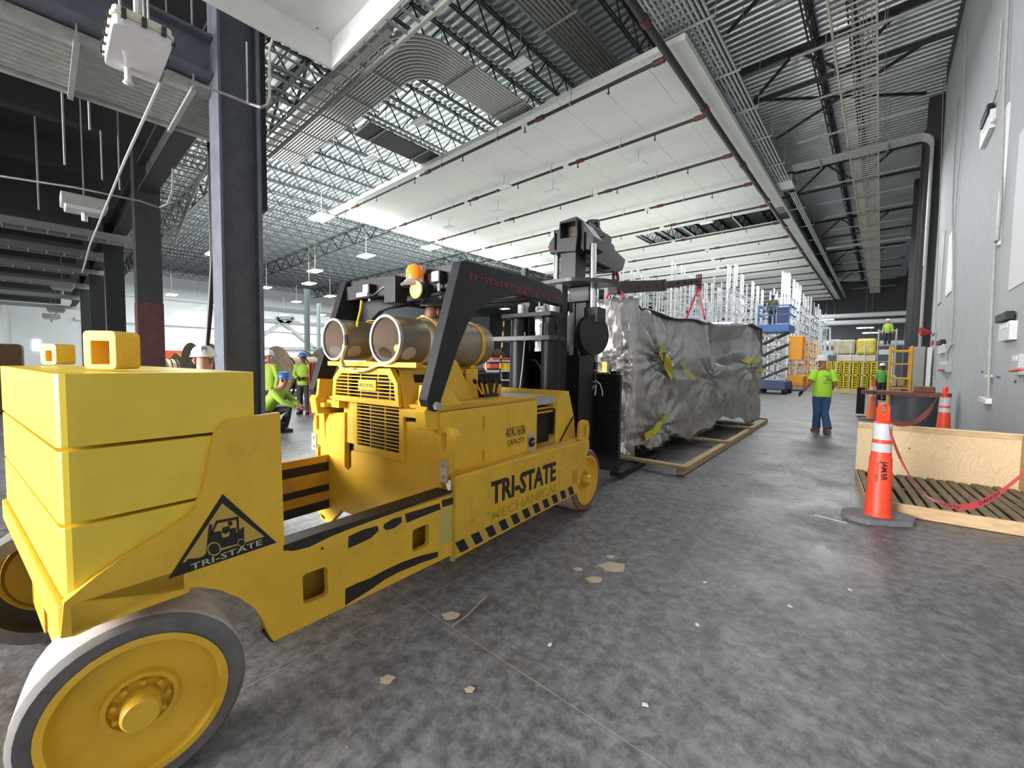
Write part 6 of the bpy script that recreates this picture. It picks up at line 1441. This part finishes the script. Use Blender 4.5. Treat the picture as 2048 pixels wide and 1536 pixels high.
# blue scissor lift
p = on_z(1540, 788, 0); sl_ = thing('scissor_lift', 'blue scissor lift with raised platform just right of the foil wrapped machine', 'scissor lift', p)
X0, X1, Y0 = p.x-.75, p.x+.75, p.y
b = B(); b.box((X0, Y0, .25), (X1, Y0+2.2, .75)); part('chassis', b, mat('navy_paint', (.02, .05, .14), .5), sl_, bevel=.06)
for i in (X0+.1, X1-.1):
    for j in (.3, 1.9): b = B(); b.tube([(i-.12, Y0+j, .25), (i+.12, Y0+j, .25)], .25, 14); part('wheel', b, DARK, sl_)
for k in range(4):
    z0 = .8+k*.68
    for j in (0, .6):
        b = B(); b.bar((X0+.1, Y0+.4+j, z0), (X1-.1, Y0+.4+j, z0+.68), .10, .10); part('scissor_arm', b, DKST, sl_); b = B(); b.bar((X1-.1, Y0+.45+j, z0), (X0+.1, Y0+.45+j, z0+.68), .10, .10); part('scissor_arm', b, STM, sl_)
b = B(); b.box((X0, Y0, 3.55), (X1, Y0+2.2, 3.95)); part('platform', b, BLUE, sl_)
for z in (4.5, 5.0):
    for a, c in (((X0, Y0), (X1, Y0)), ((X1, Y0), (X1, Y0+2.2)), ((X0, Y0), (X0, Y0+2.2))): b = B(); b.bar((*a, z), (*c, z), .06, .06); part('guard_rail', b, BLUE, sl_)
for a in ((X0, Y0), (X1, Y0), (p.x, Y0)): b = B(); b.bar((*a, 3.95), (*a, 5.0), .06, .06); part('rail_post', b, BLUE, sl_)
b = B(); b.box((p.x+.15, Y0-.02, 4.0), (X1-.05, Y0+.1, 4.9)); part('control_panel', b, mat('navy_paint', (.02, .05, .14), .5), sl_)
person('person in dark clothes and lime vest standing on the blue scissor lift', V(p.x-.2, Y0+.8, 3.96), R(170), {}, mat('vest_dark', (.08, .10, .05), .8), DPNT, SKND, HATB, True, None, 1.0)
# orange lift behind it
p = on_z(1572, 781, 0); t = thing('boom_lift', 'orange yellow lift with ladder steps standing right of the blue scissor lift', 'lift', p)
b = B(); b.box((p.x+.0, p.y, .3), (p.x+.9, p.y+2, 1.0)); part('chassis', b, LIFTO, t, bevel=.05)
b = B(); b.box((p.x-.02, p.y+.3, 2.0), (p.x+.75, p.y+1.6, 3.6)); part('platform_box', b, LIFTO, t, bevel=.04)
for k in range(4): b = B(); b.box((p.x+.1, p.y-.05, 1.1+.22*k), (p.x+.8, p.y, 1.16+.22*k)); part('step', b, LIFTO, t)
for k in range(4): b = B(); b.bar((p.x+.8+.22*k, p.y+1, .2), (p.x+.8+.22*k, p.y+1, 3.2), .07, .07); part('mesh_post', b, LIFTO, t)
for z in (1.6, 2.4, 3.2): b = B(); b.bar((p.x+.8, p.y+1, z), (p.x+1.5, p.y+1, z), .06, .06); part('mesh_rail', b, LIFTO, t)
# workers far off
q = on_y(1783, 700, 30); 
tower('pale mobile platform tower near the far columns', -.2, 38, .9, 1.2, 4.2, STM, (1, 2, 3.1, 4.1), 'platform_tower', 'scaffold')
person('tiny person in lime vest up on a platform near far columns', V(.25, 38.6, 3.12), R(160), {}, HIVD, DPNT, SKIN, HATW, True, None, 1.0)
q = on_z(1762, 800, 0)
person('person in green shirt half hidden behind the yellow rolling scaffold', q, R(150), {}, mat('green_shirt', (.12, .42, .08), .8), DPNT, SKND, HATW, True, None, 1.0)
# big pale pipes across the far end
for k, (y0, z) in enumerate(((60, 4.2), (64, 6.9), (66, 7.9))): b = B(); b.tube([(-8, y0, z), (1.995, y0, z)], .28, 10); b.tube([(.9, y0, z), (.9, y0, 0)], .12, 8) if k == 0 else None; solo('far_pipe', b, RKB, ['lowest', 'middle', 'top'][k]+' pale pipe crossing the far end of the aisle', 'pipe', 'far pale pipes')

# ================================================================== LEFT HALL FLOOR
def reel(lab, c, r_, wd, ax, core):
    t = thing('cable_reel', lab, 'cable reel', V(c.x, c.y, 0), 'wooden cable reels'); ax = V(*ax).normalized(); c = V(c.x, c.y, r_)
    for s_ in (-1, 1):
        b = B(); b.lathe([(0, -.03), (r_, -.03), (r_, .03), (0, .03)], c+ax*s_*wd/2, ax, 32); fl_ = part('flange', b, REEL, t)
        b = B(); b.lathe([(.12*r_, -.04), (.16*r_, -.04), (.16*r_, .04), (.12*r_, .04)], c+ax*s_*wd/2, ax, 16, True); part('hub_ring', b, STM, fl_)
    b = B(); b.lathe([(r_*core, -wd/2), (r_*core, wd/2)], c, ax, 28); part('cable_wrap', b, REELC, t)
    for k in range(3):
        b = B(); o = wd*(-.3+.3*k); b.lathe([(r_*core+.01, o-.03), (r_*core+.04, o), (r_*core+.01, o+.03)], c, ax, 28); part('loose_turn', b, HOSB, t)
q = on_z(556, 800, 0)
# flange turned toward the camera's right
AXR = V(-.18, .98, 0)
def reel_at(lab, x, yb, r_, wd, core=.62): c = on_z(x, yb, 0); reel(lab, c+AXR*(wd/2), r_, wd, AXR, core)
reel_at('big wooden cable reel with pale wrap and loose black cable, behind the standing worker', 555, 800, 1.06, 2.0)
reel_at('second wooden cable reel farther back, mostly hidden by the standing worker', 612, 776, 1.05, 1.2)
reel_at('small cable reel seen left of the white hard hat', 322, 770, .95, .8)
reel_at('cable reel right behind the white hard hat', 384, 778, 1.2, .9)
RC = on_z(575, 800, 0)
b = B(); b.tube([on_r(583, 728, RC), on_r(589, 750, RC), on_r(589, 775, RC), on_r(584, 790, RC), on_z(572, 797, .03), on_z(556, 800, .03)], .04, 7); solo('loose_cable', b, HOSB, 'loose black cable trailing from the big wooden reel to the floor', 'cable')
def crate_(nm, lab, x0, y0, x1, y1, dep, M, bev=.03, z0=0, cat='bin', grp=None, X=None):
    if X:
        p = on_x(x0, y0, X); q = on_x(x1, y1, X); return solo(nm, B().box((X-dep, min(p.y, q.y), 0), (X, max(p.y, q.y), max(p.z, q.z))), M, lab, cat, grp, bev)
    a = on_z(x0, y1, z0); u = (on_z(x1, y1, z0)-a); h = on_r(x0, y0, a).z
    f = V(-u.y, u.x, 0).normalized()*dep
    if f.dot(a-CP) < 0: f = -f
    b = B(); vs = [a, a+u, a+u+f, a+f]; b.add([V(p.x, p.y, z) for z in (z0, h) for p in vs], [(0, 3, 2, 1), (4, 5, 6, 7), (0, 1, 5, 4), (1, 2, 6, 5), (2, 3, 7, 6), (3, 0, 4, 7)])
    return solo(nm, b, M, lab, cat, grp, bev)
crate_('site_barrier', 'long orange site container wall behind the counterweight and reels', 305, 700, 530, 760, 2, OBAR, .02, cat='container', X=-38)
crate_('site_barrier', 'orange topped crate behind the left guard arm', 634, 711, 668, 724, 1.5, OBAR, .02, cat='container', X=-30)
crate_('dark_bin', 'dark bin with orange lid right of the standing worker', 634, 722, 662, 780, 1.0, mat('dark_green_bin', (.05, .06, .04), .7), cat='bin')
fnc = thing('mesh_barrier', 'red mesh barrier fence standing right of the upright worker', 'barrier', on_z(632, 830, 0))
a = on_z(620, 832, 0); c_ = on_z(652, 822, 0)
for k in range(9):
    p = a.lerp(c_, k/8); b = B(); b.tube([p, p+V(0, 0, 1.55)], .018, 5); part('vertical_bar', b, RBAR, fnc)
for z in (.1, .8, 1.5): b = B(); b.tube([a+V(0, 0, z), c_+V(0, 0, z)], .03, 6); part('rail', b, RBAR, fnc)
b = B(); b.add([a+V(0, 0, .8), c_+V(0, 0, .8), c_+V(0, 0, 1.5), a+V(0, 0, 1.5), a+V(.02, .03, .8), c_+V(.02, .03, .8), c_+V(.02, .03, 1.5), a+V(.02, .03, 1.5)], [(0, 1, 2, 3), (4, 7, 6, 5), (0, 4, 5, 1), (3, 2, 6, 7)]); part('banner', b, RBAR, fnc)
for lab, x0, y0, x1, y1, M, X in (('pale crate under the big cable reel', 572, 782, 600, 796, BOXW, -19), ('white box on the floor right of the standing worker', 603, 798, 612, 826, WHT, -14), ('row of grey bins far behind the cable reels', 545, 718, 640, 740, STM, -37), ('yellow tinted crates left of the big reel', 526, 714, 546, 742, mat('straw', (.6, .5, .25), .7), -30), ('blue tub behind the blue hard hat', 594, 713, 602, 722, BLUE, -30), ('small red sign board at the orange container', 345, 722, 362, 735, RBAR, -36)):
    crate_('storage_box', lab, x0, y0, x1, y1, .6, M, .02, cat='box', X=X)
# shelving and benches seen under the guard roof
sf = thing('bench_shelf', 'white workbench shelving with orange and yellow goods behind the lever box', 'shelf', on_z(990, 790, 0))
def far(x, y, X): return on_x(x, y, X)
for y in (722, 742, 760): b = B(); b.bar(far(955, y, -12), far(1028, y, -12), .5, .05); part('shelf_board', b, RKB, sf)
for x in (972, 1026): b = B(); b.bar(far(x, 718, -12), far(x, 790, -12), .06, .06); part('shelf_post', b, RKB, sf)
for k, (x, y, w_, h_, M, lab) in enumerate(((982, 732, 18, 9, OBAR, 'orange case on the white workbench shelf'), (1016, 733, 22, 14, YGF, 'yellow case on the white workbench shelf'), (988, 718, 20, 5, OBAR, 'orange tray on top of the workbench shelf'), (1017, 718, 20, 4, REDS, 'red tray on top of the workbench shelf'), (985, 752, 22, 10, BOXW, 'pale carton low on the workbench shelf'))):
    c = far(x, y, -12); s_ = (far(x+w_/2, y, -12)-far(x-w_/2, y, -12)).length; hh = (far(x, y-h_/2, -12)-far(x, y+h_/2, -12)).length
    b = B(); b.cbox(c, (.4, s_, hh)); solo('tool_case', b, M, lab, 'case', bevel=.02)
crate_('machine_base', 'dark machine cabinet behind the mast cylinders', 1004, 744, 1026, 800, .8, DARK, cat='machine')
# reddish stack far left behind the counterweight
st_ = crate_('brown_pallet_stack', 'brown stack of wrapped pallets above the counterweight at the left edge', -40, 686, 48, 760, 1.5, mat('brown_wrap', (.20, .11, .06), .8, var=.4, vscale=4), .08, cat='stack', X=-18)
for k, y in enumerate((682, 690, 698)): 
    b = B(); p = on_x(65, y-2, -75.99); q = on_x(80, y+3, -75.99); b.box((-75.99, p.y, q.z), (-75.9, q.y, p.z)); solo('lit_window', b, mat('lit_pane', (1, 1, 1), .5, emit=3), ['top', 'middle', 'bottom'][k]+' small bright pane far behind the left lifting eye', 'window', 'bright panes')
# floor debris
rn = random.Random(3)
for k, (x, y, r_) in enumerate(((1228, 1134, .085), (1157, 1139, .03), (1222, 1114, .03), (925, 1126+0, .0), (903, 1232, .045), (775, 1360, .03), (940, 1380, .02), (1190, 1160, .05))):
    if r_ == 0: continue
    p = on_z(x, y, 0); o = [(r_*(1.3 if j % 2 else .9)*math.cos(2*PI*j/11)*(1+.25*rn.random()), r_*.8*math.sin(2*PI*j/11)*(1+.3*rn.random())) for j in range(11)]
    b = B(); b.plate(lambda u, v, w_: p+V(u*.75-v*.66, u*.66+v*.75, .001+w_), o, (), .003); solo('sawdust_patch', b, DUST, ['largest tan dust patch on the floor right of the forklift', 'small tan dust patch left of the largest one', 'small tan dust patch just above the largest one', '', 'tan scrap beside the floor joint crossing', 'tan scrap on the floor right of the rear wheel', 'small tan scrap near the bottom of the floor', 'faint tan smear left of the largest dust patch'][k], 'dust')
for k, (x, y) in enumerate(((1580, 1213), (1563, 990), (1395, 1250), (1290, 1410), (1410, 1165), (1100, 1290), (1700, 1180), (1562, 945))):
    p = on_z(x, y, 0); b = B(); a_ = rn.random()*3; b.plate(lambda u, v, w_: p+V(u*math.cos(a_)-v*math.sin(a_), u*math.sin(a_)+v*math.cos(a_), .001+w_), rnd([(-.014, -.008), (.016, -.01), (.012, .009), (-.012, .01)], .003), (), .003)
    solo('paper_scrap', b, PAPR, ['orange-white scrap right of the floor middle', 'white scrap on the floor between load and delineator', 'scrap in the middle of open floor', 'scrap near the bottom of the open floor', 'scrap right of the tan dust patch', 'scrap just right of the floor joint', 'scrap on the floor below the delineator', 'white scrap near the end of the timber skid'][k], 'scrap')
b = B(); b.tube([on_z(905, 1252, .006), on_z(935, 1230, .006), on_z(973, 1192, .006)], .004, 5); solo('cable_tie', b, DUST, 'curved pale strand lying by the floor joint crossing', 'strand')
b = B(); b.bar(on_z(1628, 1030, .004), on_z(1694, 1046, .004), .012, .006); solo('thin_rod', b, PAPR, 'thin pale rod lying on the floor left of the delineator base', 'rod')
